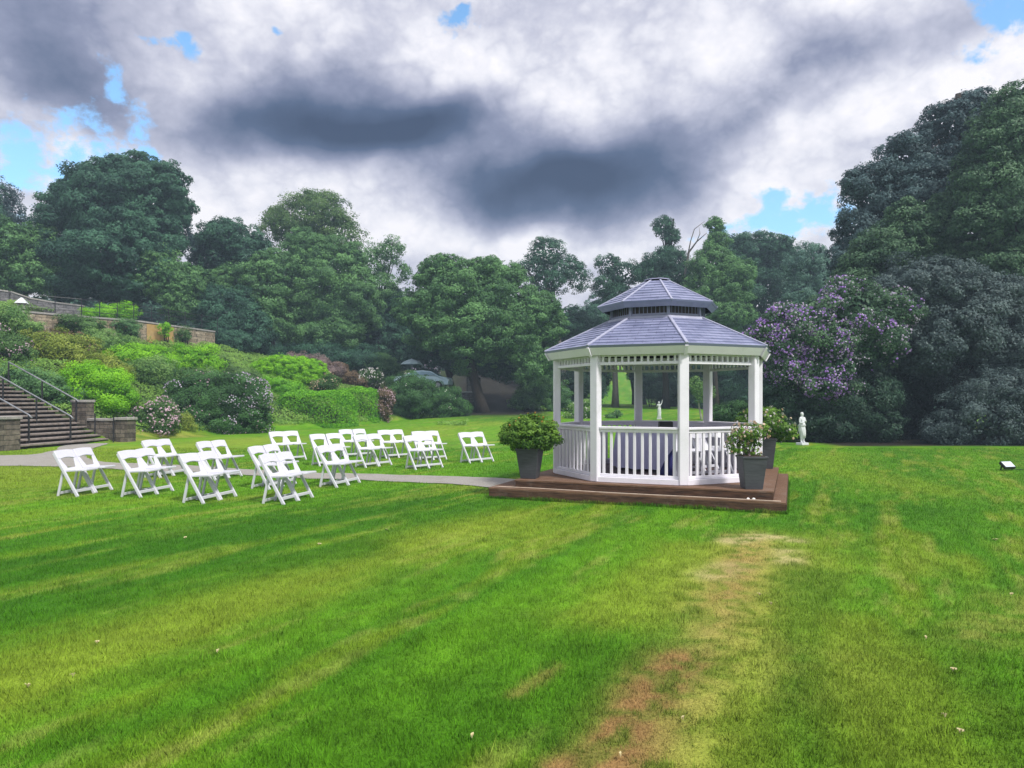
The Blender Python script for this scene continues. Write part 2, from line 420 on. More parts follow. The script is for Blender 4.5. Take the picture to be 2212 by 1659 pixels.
seg('pale', .7, .16, (1590, 1170), (1650, 1160), (1720, 1168))
seg('pale', .5, .14, (1590, 1222), (1540, 1245))
seg('pale', .5, .14, (1700, 1190), (1705, 1212))
seg('dark', .6, .4, (1420, 1420), (1330, 1500), (1230, 1600))
seg('dark', .55, .5, (1780, 1090), (1900, 1110), (2000, 1105))
seg('dark', .4, .5, (700, 1620), (900, 1590))
seg('yellow', .5, .8, (2000, 1060), (1780, 1010), (1800, 980))
seg('yellow', .8, 2.2, (0, 1040), (150, 975), (420, 965), (560, 950))
seg('yellow', .5, 1.5, (850, 960), (950, 930), (1100, 925))
seg('tan', .5, .6, (262, 955), (330, 948), (420, 943))
seg('yellow', .4, .35, (0, 1120), (250, 1085), (500, 1075))
seg('brown', 1., .17, (1300, 1680), (1370, 1560), (1400, 1510), (1440, 1470), (1480, 1425))
seg('brown', .35, .14, (1570, 1290), (1600, 1200))
seg('brown', .35, .05, (1115, 1500), (1160, 1470), (1200, 1440))
seg('brown', .9, .10, (1180, 1662), (1270, 1655))
CC = {'yellow': (.235, .335, .030), 'dark': (.045, .165, .006), 'brown': (.29, .18, .07), 'tan': (.36, .30, .09), 'pale': (.50, .44, .22)}

def lawncol(x, y):
    n1 = fbm(x * .55, y * .55, 1); n2 = fbm(x * 2.2, y * 2.2, 5); n3 = fbm(x * 9, y * 9, 9, 3)
    # mowing bands run away from the camera towards the gazebo
    u = x * .89 - y * .45; v = x * .45 + y * .89
    s1 = fbm(u * .85, v * .10, 11, 2); s2 = fbm(u * 3.2, v * .42, 14, 3); s3 = fbm(u * 14, v * 2.5, 17, 2)
    st = sstep(.38, .62, s1)
    c = np.empty(x.shape + (3,)); base = np.array((.118, .300, .012)); lush = np.array((.064, .215, .010)); yl = np.array((.24, .345, .026))
    t = np.clip(.75 * st + 1.0 * (s2 - .5) + .1, 0, 1)[..., None]
    c[:] = base * (1 - t) + lush * t
    t = (sstep(.50, .70, s2 * .65 + n2 * .15 + s1 * .2) * .65)[..., None]; c = c * (1 - t) + yl * t
    t = (sstep(.56, .72, s2 * .5 + s3 * .5) * .35)[..., None]; c = c * (1 - t) + np.array((.34, .33, .10)) * t
    for kind, amt, w, pts in SEG:
        d = np.full(x.shape, 1e9)
        for (ax, ay), (bx, by) in zip(pts, pts[1:]):
            vx, vy = bx - ax, by - ay; L2 = vx * vx + vy * vy
            tt = np.clip(((x - ax) * vx + (y - ay) * vy) / L2, 0, 1)
            d = np.minimum(d, np.hypot(x - ax - tt * vx, y - ay - tt * vy))
        q = d / w + (s2 - .5) * 2.2 + (n2 - .5) * .7 + (n3 - .5) * .9 * (1 if kind in ('brown', 'tan', 'pale') else .35)
        t = (amt * np.exp(-np.clip(q, 0, 9) ** 2 * .9) * (.25 + 1.3 * sstep(.25, .7, n3) * (.6 + .6 * n2) if kind in ('brown', 'tan', 'pale') else 1))
        t = np.clip(t, 0, 1)[..., None]; c = c * (1 - t) + np.array(CC[kind]) * t
    return c * (.50 + .60 * n3 + .24 * s3)[..., None]

def growing(a, b, s0, g):
    o = [a]; s = s0
    while o[-1] < b: o.append(o[-1] + s); s *= g
    return o
xs = growing(10, 160, .09, 1.06); xs = [-v for v in xs[::-1]] + list(np.arange(-9.93, 9.95, .07)) + xs
ys = [-30, -20, -12, -6, -2, 0, 1, 2] + list(np.arange(2.6, 15, .07)) + growing(15.02, 260, .09, 1.013)
X, Yg = np.meshgrid(xs, ys); Z = height(X, Yg)
nl = fbm(X * .35, Yg * .35, 30, 3); Z = Z + (nl - .5) * .05 * sstep(2, 4, Yg) + np.where(Z > 1.3, (fbm(X * .8, Yg * .8, 44, 3) - .5) * .4, 0) * (1 - np.exp(-((-.93 * (X + 15.5) + .37 * (Yg - 28) - 13.9) / 1.8) ** 2))
nx, ny = len(xs), len(ys)
me = bpy.data.meshes.new('ground')
me.vertices.add(nx * ny); me.vertices.foreach_set('co', np.stack([X, Yg, Z], -1).astype(np.float32).ravel())
ii = (np.arange(ny - 1)[:, None] * nx + np.arange(nx - 1)[None, :]).ravel()
q = np.stack([ii, ii + 1, ii + nx + 1, ii + nx], 1).astype(np.int32)
me.loops.add(q.size); me.loops.foreach_set('vertex_index', q.ravel()); me.polygons.add(len(q)); me.polygons.foreach_set('loop_start', np.arange(0, q.size, 4, dtype=np.int32))
me.polygons.foreach_set('use_smooth', np.ones(len(q), bool))
me.update(calc_edges=True)
gc = lawncol(X, Yg)
bank = (sstep(.25, .7, height(X, Yg)) * (1 - sstep(1.5, 3.5, X)))[..., None]
wood_floor = (sstep(24.6, 25.6, Yg) * (1 - sstep(36, 44, Yg)) * sstep(11.3, 12.3, X))[..., None]
dirt = (sstep(-7, -4, X) * (1 - sstep(1.5, 3.0, X)) * sstep(49, 52, Yg))[..., None]
soilc = np.array((.035, .055, .018)) * (.5 + fbm(X * 2, Yg * 2, 3))[..., None]
dk = np.array((.022, .020, .016)) * (.6 + .8 * fbm(X * 1.3, Yg * 1.3, 8))[..., None]  # bare earth, its colour darkened to hold the shade under the trees
gc = gc * (1 - bank) + soilc * bank; gc = gc * (1 - np.maximum(dirt, wood_floor)) + dk * np.maximum(dirt, wood_floor)
a = me.attributes.new('col', 'FLOAT_COLOR', 'POINT'); a.data.foreach_set('color', np.concatenate([gc, np.ones(gc.shape[:2] + (1,))], -1).astype(np.float32).ravel())
def grassmat(name, blade):
    m, nt, b = mat(name)
    at = N(nt, 'ShaderNodeAttribute', attribute_name='col'); c = at.outputs['Color']
    if not blade:
        tc = N(nt, 'ShaderNodeTexCoord')
        n = N(nt, 'ShaderNodeTexNoise', inp={'Scale': 55, 'Detail': 4, 'Roughness': .7}); nt.links.new(tc.outputs['Object'], n.inputs['Vector'])
        mx = N(nt, 'ShaderNodeMix', data_type='RGBA', blend_type='MULTIPLY'); mx.inputs[0].default_value = 1
        r = ramp(nt, n.outputs[0], [(.3, (.55, .55, .5)), (.7, (1.35, 1.3, 1.25))])
        nt.links.new(c, mx.inputs[6]); nt.links.new(r, mx.inputs[7]); c = mx.outputs[2]
        bp = N(nt, 'ShaderNodeBump', inp={'Strength': .5, 'Distance': .03}); nt.links.new(n.outputs[0], bp.inputs['Height']); nt.links.new(bp.outputs[0], b.inputs['Normal'])
    nt.links.new(c, b.inputs['Base Color']); b.inputs['Roughness'].default_value = .75; b.inputs['Specular IOR Level'].default_value = .12
    if blade:
        g_ = N(nt, 'ShaderNodeNewGeometry'); v = N(nt, 'ShaderNodeVectorMath', operation='ADD'); v.inputs[1].default_value = (0, 0, 1.4)
        nt.links.new(g_.outputs['Normal'], v.inputs[0]); v2 = N(nt, 'ShaderNodeVectorMath', operation='NORMALIZE'); nt.links.new(v.outputs[0], v2.inputs[0]); nt.links.new(v2.outputs[0], b.inputs['Normal'])
        t = N(nt, 'ShaderNodeBsdfTranslucent'); nt.links.new(c, t.inputs[0]); mx = N(nt, 'ShaderNodeMixShader'); mx.inputs[0].default_value = .3
        nt.links.new(b.outputs[0], mx.inputs[1]); nt.links.new(t.outputs[0], mx.inputs[2]); nt.links.new(mx.outputs[0], nt.nodes['Material Output'].inputs[0])
    return m
me.materials.append(grassmat('lawn_turf', False))
go = link(bpy.data.objects.new('ground', me)); tag(go, 'green lawn with worn yellow and brown patches rising to a bank', kind='structure')

# path
def pathpoly():
    z1 = lambda x, y: G((100 + x / 3.456) / 1.2297, (1080 + y / 3.456) / 1.2297)
    z2 = lambda x, y: G((640 + x / 3.072) / 1.2297, (1080 + y / 3.072) / 1.2297)
    far = [z1(-420, 452), z1(-100, 447), z1(60, 430), z1(170, 395), z1(230, 365), z1(300, 350), z1(560, 338), z1(660, 338), z1(600, 356), z1(520, 380), z1(470, 415), z1(450, 460), z1(480, 492), z1(600, 512), z1(900, 524), z1(1400, 542), z2(0, 508), z2(560, 543), z2(1300, 556), z2(1800, 575), z2(2212, 598), z2(2400, 606)]
    near = [z2(2400, 668), z2(2020, 660), z2(1900, 648), z2(1500, 622), z2(1000, 600), z2(560, 590), z2(0, 560), z1(1400, 606), z1(900, 582), z1(600, 570), z1(170, 547), z1(-100, 543), z1(-420, 545)]
    return far + near
pp = pathpoly(); bm = bmesh.new()
f = bm.faces.new([bm.verts.new((x, y, 0)) for x, y in pp]); bmesh.ops.triangulate(bm, faces=[f])
for _ in range(5):
    es = [e for e in bm.edges if e.calc_length() > .5]
    if es: bmesh.ops.subdivide_edges(bm, edges=es, cuts=1, use_grid_fill=False); bmesh.ops.triangulate(bm, faces=bm.faces[:])
for v in bm.verts:
    v.co.x += (float(fbm(np.array(v.co.x * 2.), np.array(v.co.y * 2.), 50, 2)) - .5) * .22; v.co.y += (float(fbm(np.array(v.co.x * 2.3), np.array(v.co.y * 2.3), 55, 2)) - .5) * .30; v.co.z = float(height(v.co.x, v.co.y)) * 0 + (float(fbm(np.array(v.co.x * .35), np.array(v.co.y * .35), 30, 3)) - .5) * .05 + .014
    jn = vnoise(np.array(v.co.x * 3), np.array(v.co.y * 3), 70)
me = bpy.data.meshes.new('path'); bm.to_mesh(me); bm.free(); me.materials.append(M['path'])
for p_ in me.polygons:
    if p_.normal.z < 0: p_.flip()
tag(link(bpy.data.objects.new('path', me)), 'pale grey path curving from the steps to the deck', kind='structure')

# grass blades
def in_poly(x, y, poly):
    r = np.zeros(x.shape, bool); n = len(poly)
    for k in range(n):
        x1, y1 = poly[k]; x2, y2 = poly[(k + 1) % n]
        c = ((y1 > y) != (y2 > y)) & (x < (x2 - x1) * (y - y1) / (y2 - y1 + 1e-12) + x1); r ^= c
    return r
GC = np.array((2.712, 13.072)); GA = R(-21.84); ct, st_ = math.cos(GA), math.sin(GA)
def gloc(x, y): dx = x - GC[0]; dy = y - GC[1]; return dx * ct + dy * st_, -dx * st_ + dy * ct
def gworld(lx, ly, z=0.): return Vector((GC[0] + lx * ct - ly * st_, GC[1] + lx * st_ + ly * ct, z))
def blades(n, y0, y1, h, w, s):
    g = np.random.default_rng(s)
    y = np.exp(g.uniform(math.log(y0), math.log(y1), n)); x = g.uniform(-1, 1, n) * (.80 * y + 2.2)
    lx, ly = gloc(x, y)
    kp = ~in_poly(x, y, pp) & ~((lx > -2.5) & (lx < 2.26) & (ly > -2.16) & (ly < 2.1)) & (height(x, y) < .25)
    x = x[kp]; y = y[kp]; n = len(x)
    z = height(x, y) + (fbm(x * .35, y * .35, 30, 3) - .5) * .05 - .004
    c = lawncol(x, y) * g.uniform(.6, 1.5, n)[:, None]
    clump = fbm(x * 7, y * 7, 90, 2)
    hh = h * g.uniform(.45, 1.4, n) * (.5 + 1.1 * clump) * np.where(g.random(n) < .03, 1.7, 1); hh *= np.where(c[:, 0] > c[:, 1] * .8, .55, 1)
    ww = w * g.uniform(.7, 1.3, n) * np.maximum(1, y / 7)
    az = g.uniform(0, 2 * math.pi, n); le = g.uniform(0, .9, n); la = g.uniform(0, 2 * math.pi, n)
    V = np.empty((n, 3, 3)); dx = np.cos(az) * ww / 2; dy = np.sin(az) * ww / 2
    V[:, 0] = np.stack([x - dx, y - dy, z], 1); V[:, 1] = np.stack([x + dx, y + dy, z], 1)
    V[:, 2] = np.stack([x + np.cos(la) * le * hh, y + np.sin(la) * le * hh, z + hh], 1)
    return V.reshape(-1, 3), c
Va, ca = blades(860000, 2.2, 24, .032, .0055, 5)
def edge_blades(n, s, h=.075):
    g = np.random.default_rng(s); P4 = [(-2.51, 2.1), (-2.51, -2.18), (2.27, -2.18), (2.27, 2.1)]; k = g.integers(0, 3, n); t = g.random(n); q = np.array(P4)
    a = q[k]; b_ = q[k + 1]; p = a + (b_ - a) * t[:, None]; nn = np.stack([(b_ - a)[:, 1], -(b_ - a)[:, 0]], 1); nn /= np.linalg.norm(nn, axis=1)[:, None]
    p = p - nn * (g.random(n) ** 2 * .10 * -1)[:, None] * np.where(k[:, None] >= 0, -1, 1)
    x = GC[0] + p[:, 0] * ct - p[:, 1] * st_; y = GC[1] + p[:, 0] * st_ + p[:, 1] * ct
    z = (fbm(x * .35, y * .35, 30, 3) - .5) * .05 - .005; c = lawncol(x, y) * g.uniform(.45, 1.2, n)[:, None]
    hh = h * g.uniform(.3, 1.2, n) * (.2 + 1.2 * fbm(x * 3, y * 3, 91, 2)); w = .012; az = g.uniform(0, 6.28, n)
    V = np.empty((n, 3, 3)); V[:, 0] = np.stack([x - np.cos(az) * w / 2, y - np.sin(az) * w / 2, z], 1); V[:, 1] = np.stack([x + np.cos(az) * w / 2, y + np.sin(az) * w / 2, z], 1)
    V[:, 2] = np.stack([x + g.normal(size=n) * .015, y + g.normal(size=n) * .015, z + hh], 1); return V.reshape(-1, 3), c
Ve, ce = edge_blades(26000, 8); Va = np.concatenate([Va, Ve]); ca = np.concatenate([ca, ce])
go = fastmesh('grass', Va, 3, grassmat('grass_blades', True), None, None, ca)
tag(go, 'short mown grass blades of the lawn', 'grass', kind='stuff')
exec_parts = True

# ------------------------------------------------------------------ GAZEBO
DZ = .31
def slatemat():
    m, nt, b = mat('weathered_blue_grey_slates')
    uv = N(nt, 'ShaderNodeUVMap'); uv.uv_map = 'UVMap'
    br = N(nt, 'ShaderNodeTexBrick', inp={'Scale': 1, 'Mortar Size': .004, 'Brick Width': .30, 'Row Height': .118, 'Color1': rgba((.185, .205, .33)), 'Color2': rgba((.28, .30, .45)), 'Mortar': rgba((.08, .08, .15)), 'Bias': -.1})
    wn = N(nt, 'ShaderNodeTexNoise', inp={'Scale': 1.7, 'Detail': 3}); nt.links.new(uv.outputs[0], wn.inputs['Vector'])
    wm = N(nt, 'ShaderNodeMix', data_type='RGBA', blend_type='LINEAR_LIGHT'); wm.inputs[0].default_value = .035; nt.links.new(uv.outputs[0], wm.inputs[6]); nt.links.new(wn.outputs['Color'], wm.inputs[7])
    nt.links.new(wm.outputs[2], br.inputs['Vector'])
    n = N(nt, 'ShaderNodeTexNoise', inp={'Scale': 4, 'Detail': 6, 'Roughness': .7}); nt.links.new(uv.outputs[0], n.inputs['Vector'])
    r = ramp(nt, n.outputs[0], [(.3, (.72, .72, .76)), (.7, (1.25, 1.24, 1.2))])
    mx = N(nt, 'ShaderNodeMix', data_type='RGBA', blend_type='MULTIPLY'); mx.inputs[0].default_value = 1
    nt.links.new(br.outputs[0], mx.inputs[6]); nt.links.new(r, mx.inputs[7]); nt.links.new(mx.outputs[2], b.inputs['Base Color'])
    b.inputs['Roughness'].default_value = .45; b.inputs['Specular IOR Level'].default_value = .5
    bp = N(nt, 'ShaderNodeBump', inp={'Strength': .5, 'Distance': .01}); nt.links.new(br.outputs['Fac'], bp.inputs['Height']); bp.invert = True; nt.links.new(bp.outputs[0], b.inputs['Normal'])
    return m
M['slate'] = slatemat()
M['lead'] = basic('pale_grey_ridge_strip', (.30, .31, .42), (.42, .43, .55), 5, .5, .2, 30)
M['leadband'] = basic('blue_grey_fascia', (.20, .21, .32), (.28, .29, .42), 4, .5, .2, 20)
M['louvre'] = basic('dark_brown_louvre', (.05, .038, .04), (.09, .07, .075), 6, .8, .3, 20)

gz = empty('gazebo', (GC[0], GC[1], DZ), GA, 'white octagonal gazebo with blue grey two tier slate roof on a timber deck', 'gazebo')
# angles in the gazebo's own frame: vertex k at  -112.5 + 45k  degrees
VA = [R(-112.5 + 45 * k) for k in range(8)]
def V8(k, r, z=0.): a = VA[k % 8]; return Vector((r * math.cos(a), r * math.sin(a), z))
RP = 1.876; AP = RP * math.cos(R(22.5)); ED = 2 * RP * math.sin(R(22.5))
# interior floor
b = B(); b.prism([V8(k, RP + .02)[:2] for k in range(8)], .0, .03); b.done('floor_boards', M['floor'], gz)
for k in range(8):
    p = V8(k, RP); a = VA[k]
    b = B(); Rz = Matrix.Rotation(a, 3, 'Z')
    b.box((p.x, p.y, 1.07), (.13, .155, 2.14), Rz); pst = b.done('post', M['white'], gz, .012)
def facing(k): 
    A = V8(k, RP); C = V8(k + 1, RP); mid = (A + C) / 2; tan = (C - A).normalized(); nor = Vector((mid.x, mid.y, 0)).normalized(); return A, C, mid, tan, nor
GAP = ED - .15
for k in range(8):
    A, C, mid, tan, nor = facing(k)
    def bb(b, t, z0, z1, w, th, out=0.): b.bar(mid + tan * t + nor * out + Vector((0, 0, z0)), mid + tan * t + nor * out + Vector((0, 0, z1)), w, th, up=tuple(nor))
    def hb(b, z, hgt, th, ln=None, out=0.):
        ln = ln or GAP; b.bar(mid - tan * ln / 2 + nor * out + Vector((0, 0, z)), mid + tan * ln / 2 + nor * out + Vector((0, 0, z)), th, hgt)
    # frieze
    fr = None
    b = B(); hb(b, 1.965, .05, .05); fr = b.done('frieze', M['white'], gz, .004); b = B(); hb(b, 2.105, .05, .05); b.done('top_rail', M['white'], fr, .004)
    for i in range(12):
        t = -GAP / 2 + GAP * (i + .5) / 12
        b = B(); bb(b, t, 1.99, 2.08, .034, .034); b.done('spindle', M['white'], fr)
    # header under the eaves
    b = B(); hb(b, 2.175, .09, .06); b.done('header', M['white'], gz)
    b = B(); hb(b, .045, .09, .05, ED - .02, .045); b.done('base_board', M['white'], gz, .006)
    if k == 2: continue
    b = B(); hb(b, .903, .04, .11, GAP, 0); hb(b, .858, .062, .05)
    ba = b.done('balustrade', M['white'], gz, .006)
    b = B(); hb(b, .115, .05, .05); b.done('bottom_rail', M['white'], ba, .006)
    solid = k in (3, 4, 6)
    if solid:
        b = B()
        for i in range(11):
            t = -GAP / 2 + GAP * (i + .5) / 11; bb(b, t, .14, .828, GAP / 11 - .004, .02)
        b.done('boarding', M['white'], ba)
    else:
        for i in range(10):
            t = -GAP / 2 + GAP * (i + .5) / 10
            b = B(); bb(b, t, .138, .829, .045, .035); b.done('baluster', M['white'], ba, .004)
# roofs
def roof(name, r0, z0, r1, z1, th, parent):
    me = bpy.data.meshes.new(name); bm = bmesh.new(); uvl = bm.loops.layers.uv.new('UVMap')
    for k in range(8):
        A = V8(k, r0, z0); C = V8(k + 1, r0, z0); D = V8(k + 1, r1, z1); E_ = V8(k, r1, z1)
        n = (C - A).cross(E_ - A).normalized(); rows = max(4, int(((A + C) / 2 - (D + E_) / 2).length / .118))
        tan = (C - A).normalized(); up = ((D + E_) / 2 - (A + C) / 2); L_ = up.length
        for r in range(rows):
            f0, f1 = r / rows, (r + 1) / rows
            q = [A.lerp(E_, f0), C.lerp(D, f0), C.lerp(D, f1), A.lerp(E_, f1)]
            lift = [n * .013, n * .013, n * .001, n * .001]
            vs = [bm.verts.new(p + l) for p, l in zip(q, lift)]
            f = bm.faces.new(vs)
            for lp, p in zip(f.loops, q):
                lp[uvl].uv = ((p - A).dot(tan) + k * 3.37, f0 * 0 + ((p - (A + C) / 2).dot(up / L_)) + .059)
            # butt edge
            w = [bm.verts.new(q[0]), bm.verts.new(q[1])]
            f = bm.faces.new([w[0], w[1], vs[1], vs[0]])
            for lp in f.loops: lp[uvl].uv = (0, 0)
    # underside
        vs = [bm.verts.new(p - n * th) for p in (A, C, D, E_)]; f = bm.faces.new(vs[::-1]); f.material_index = 1
        vs = [bm.verts.new(p) for p in (A - n * th, C - n * th, C, A)]; f = bm.faces.new(vs)
    bm.to_mesh(me); bm.free(); me.materials.append(M['slate']); me.materials.append(M['louvre'])
    return link(bpy.data.objects.new(name, me), parent)
lowr = roof('roof', 2.10, 2.25, .93, 2.80, .03, gz)
for k in range(8):
    b = B(); b.bar(V8(k, 2.11, 2.262), V8(k, .93, 2.817), .05, .028); b.done('ridge_strip', M['lead'], lowr, .005)
# fascia: leans inwards towards its lower edge
def fascia(name, ro, zo, ri, zi, m, parent, th=.02):
    for k in range(8):
        b = B(); A = V8(k, ro, zo); C = V8(k + 1, ro, zo); D = V8(k + 1, ri, zi); E_ = V8(k, ri, zi)
        s = .985
        b.hull8([E_ * 1, D * 1, V8(k + 1, ri - th, zi), V8(k, ri - th, zi), A * 1, C * 1, V8(k + 1, ro - th, zo), V8(k, ro - th, zo)])
        b.done(name, m, parent)
fascia('fascia', 2.085, 2.222, 2.01, 2.10, M['white'], lowr)
b = B()
for k in range(8): b.bar(V8(k, 2.10, 2.222), V8(k, 2.02, 2.085), .05, .022, up=tuple(V8(k, 1)))
b.done('corner_trim', M['white'], lowr)
for k in range(8):
    b = B(); b.hull8([V8(k, 1.80, 2.224), V8(k + 1, 1.80, 2.224), V8(k + 1, 2.055, 2.2), V8(k, 2.055, 2.2), V8(k, 1.80, 2.234), V8(k + 1, 1.80, 2.234), V8(k + 1, 2.055, 2.21), V8(k, 2.055, 2.21)]); b.done('soffit', M['white'], lowr)
# cupola
cup = None
b = B()
for k in range(8):
    A = V8(k, .86); C = V8(k + 1, .86); 
    b.bar(A + Vector((0, 0, 2.79)), A + Vector((0, 0, 3.07)), .05, .05, up=tuple(V8(k, 1)))
    b.bar(A + Vector((0, 0, 2.865)), C + Vector((0, 0, 2.865)), .03, .04)
cup = b.done('cupola', M['leadband'], gz)
b = B(); b.prism([V8(k, .835)[:2] for k in range(8)], 2.70, 3.05); b.done('louvre_drum', M['louvre'], cup)
for k in range(8):
    b = B(); A = V8(k, .85); C = V8(k + 1, .85); b.bar(A.lerp(C, .05) + Vector((0, 0, 3.055)), C.lerp(A, .05) + Vector((0, 0, 3.055)), .014, .02)
    for i in range(1, 9):
        q = A.lerp(C, i / 9); b.bar(q + Vector((0, 0, 2.88)), q + Vector((0, 0, 3.06)), .012, .012)
    b.done('louvre', M['leadband'], cup)
b = B()
for k in range(8):
    b.hull8([V8(k, .96, 2.775), V8(k + 1, .96, 2.775), V8(k + 1, .84, 2.775), V8(k, .84, 2.775), V8(k, .93, 2.835), V8(k + 1, .93, 2.835), V8(k + 1, .85, 2.845), V8(k, .85, 2.845)])
b.done('flashing', M['lead'], cup)
upr = roof('cupola_roof', 1.12, 3.075, .21, 3.56, .025, gz)
for k in range(8):
    b = B(); b.bar(V8(k, 1.125, 3.085), V8(k, .21, 3.574), .034, .022); b.done('ridge_strip', M['lead'], upr, .004)
fascia('fascia', 1.10, 3.055, 1.03, 2.985, M['leadband'], upr)
b = B(); b.prism([V8(k, .20)[:2] for k in range(8)], 3.50, 3.585); b.done('dark_gap_core', M['black'], upr)  # black core stands in for the shaded gap below the cap
b = B()
b.hull8_ = None
vs0 = [b.bm.verts.new(V8(k, .25, 3.585)) for k in range(8)]; vs1 = [b.bm.verts.new(V8(k, .24, 3.60)) for k in range(8)]; tp = b.bm.verts.new((0, 0, 3.635))
for k in range(8): b.bm.faces.new((vs0[k], vs0[(k + 1) % 8], vs1[(k + 1) % 8], vs1[k])); b.bm.faces.new((vs1[k], vs1[(k + 1) % 8], tp))
b.bm.faces.new(vs0[::-1]); b.done('vent_cap', M['leadband'], upr)

# deck
dk_ = empty('timber_deck', (GC[0], GC[1], 0), GA, 'stepped dark brown timber deck under the white gazebo', 'deck')
def planks(name, x0, x1, y0, y1, z, th, w, m, parent):
    b = B(); n = int(round((y1 - y0) / w)); w = (y1 - y0) / n
    for i in range(n): b.box(((x0 + x1) / 2, y0 + w * (i + .5), z - th / 2), (x1 - x0, w - .006, th))
    return b.done(name, m, parent, .003)
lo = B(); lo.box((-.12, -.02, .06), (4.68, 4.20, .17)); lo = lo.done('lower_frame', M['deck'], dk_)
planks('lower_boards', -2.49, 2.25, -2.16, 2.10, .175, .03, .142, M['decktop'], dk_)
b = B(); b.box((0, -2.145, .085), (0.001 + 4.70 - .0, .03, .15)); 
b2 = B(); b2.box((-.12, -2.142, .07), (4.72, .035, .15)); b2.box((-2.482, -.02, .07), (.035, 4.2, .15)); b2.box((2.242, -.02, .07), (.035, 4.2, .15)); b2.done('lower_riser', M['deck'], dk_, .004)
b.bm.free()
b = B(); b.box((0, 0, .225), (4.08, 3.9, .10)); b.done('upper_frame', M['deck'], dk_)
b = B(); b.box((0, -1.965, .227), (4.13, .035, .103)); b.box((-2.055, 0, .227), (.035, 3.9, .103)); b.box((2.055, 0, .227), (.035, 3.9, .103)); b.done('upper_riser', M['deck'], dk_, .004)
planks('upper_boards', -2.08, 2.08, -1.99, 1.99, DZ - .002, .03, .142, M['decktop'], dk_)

# cord along the lower step
pts = [gworld(-2.42 + 4.6 * t, -2.13 + .10 * (.5 + .5 * math.sin(t * 9)) * (1 - t), .187 + (.02 if 0 < t < 1 else 0) * 0) for t in [k / 40 for k in range(41)]]
b = B(); b.tube(pts, .0075, 6); tag(b.done('cord', M['cord'], None, smooth=True), 'thin pale cord lying along the lower deck step', 'cord')
for i, (lx, ly) in enumerate(((1.72, -2.09), (1.80, -2.085))):
    c = gworld(lx, ly, .197); bm = bmesh.new(); bmesh.ops.create_icosphere(bm, subdivisions=2, radius=.024)
    for v in bm.verts: v.co = v.co * (1 + .3 * (random.random() - .5)); v.co.z *= .75
    me = bpy.data.meshes.new('pebble'); bm.to_mesh(me); bm.free(); me.materials.append(M['whitestone'])
    o = link(bpy.data.objects.new('pebble', me)); o.location = c
    tag(o, ('white pebble on the lower deck step, left of the two', 'white pebble on the lower deck step, nearer its right corner')[i], 'pebble', 'pebbles on the step')

# ------------------------------------------------------------------ FOLDING CHAIRS
def chair(loc, rz, label, group):
    r = empty('folding_chair', loc, rz, label, 'chair', group)
    W = .21
    top = Vector((0, -.45, .785)); foot = Vector((0, 0, 0)); d = (top - foot).normalized(); nrm = Vector((0, -d.z, d.y)).normalized() * -1
    for s in (-1, 1):
        b = B(); b.bar((s * W, 0.0, 0), (s * W, top.y, top.z - .03), .034, .05); b.done('upright', M['resin'], r, .009, seg=2)
        b = B(); b.bar((s * (W - .037), -.40, 0), (s * (W - .037), -.30, .45), .028, .042); b.done('rear_leg', M['resin'], r, .008, seg=2)
    def pl(poly, t0=-.012, t1=.012):                 # poly in (x, z) of the back plane
        b = B(); f = lambda p, t: Vector((p[0], foot.y + (top.y - foot.y) * p[1] / top.z, p[1])) + nrm * t
        b.prism(poly, t0, t1, f); return b
    n = 9; arc = [(-W - .016 + (2 * W + .032) * i / n, .785 + .012 * math.sin(math.pi * i / n)) for i in range(n + 1)]
    low = [(W - .03 - (2 * W - .06) * i / n, .645 + .022 * math.sin(math.pi * i / n)) for i in range(n + 1)]
    low = [(W + .016, .66)] + low + [(-W - .016, .66)]
    b = pl(arc + low, -.016, .016); back = b.done('backrest', M['resin'], r, .005)
    for s in (-1, 1):
        b = pl([(s * (W - .018), .645), (s * (W - .045), .655), (s * (W - .115), .47), (s * (W - .018), .45)][::s], -.010, .010); b.done('back_brace', M['resin'], r, .003)
    b = pl([(-W + .018, .49), (W - .018, .49), (W - .018, .44), (-W + .018, .44)], -.011, .011); b.done('lower_slat', M['resin'], r, .003)
    b = B(); sx = W - .019
    pts = [(-sx, -.29), (sx, -.29), (sx, .06), (sx - .05, .115), (-sx + .05, .115), (-sx, .06)]
    b.prism(pts, 0, .028, lambda p, z: Vector((p[0], p[1], .427 + z + .05 * (p[1] + .29)))); b.done('seat', M['resin'], r, .006, seg=2)
    b = B(); b.bar((-W + .018, -.058, .095), (W - .018, -.058, .095), .022, .05); b.done('front_stretcher', M['resin'], r, .005)
    b = B(); b.bar((-W + .05, -.387, .055), (W - .05, -.387, .055), .022, .045); b.done('rear_stretcher', M['resin'], r, .005)
    return r
proto = None
def dup(root, loc, rz, label, group):
    r = root.copy(); COL.objects.link(r); r.location = loc; r.rotation_euler = (0, 0, rz); r['label'] = label; r['group'] = group
    for ch in root.children:
        c = ch.copy(); COL.objects.link(c); c.parent = r
    return r
z1p = lambda x, y: ((100 + x / 3.456) / 1.2297, (1080 + y / 3.456) / 1.2297)
z2p = lambda x, y: ((640 + x / 3.072) / 1.2297, (1080 + y / 3.072) / 1.2297)
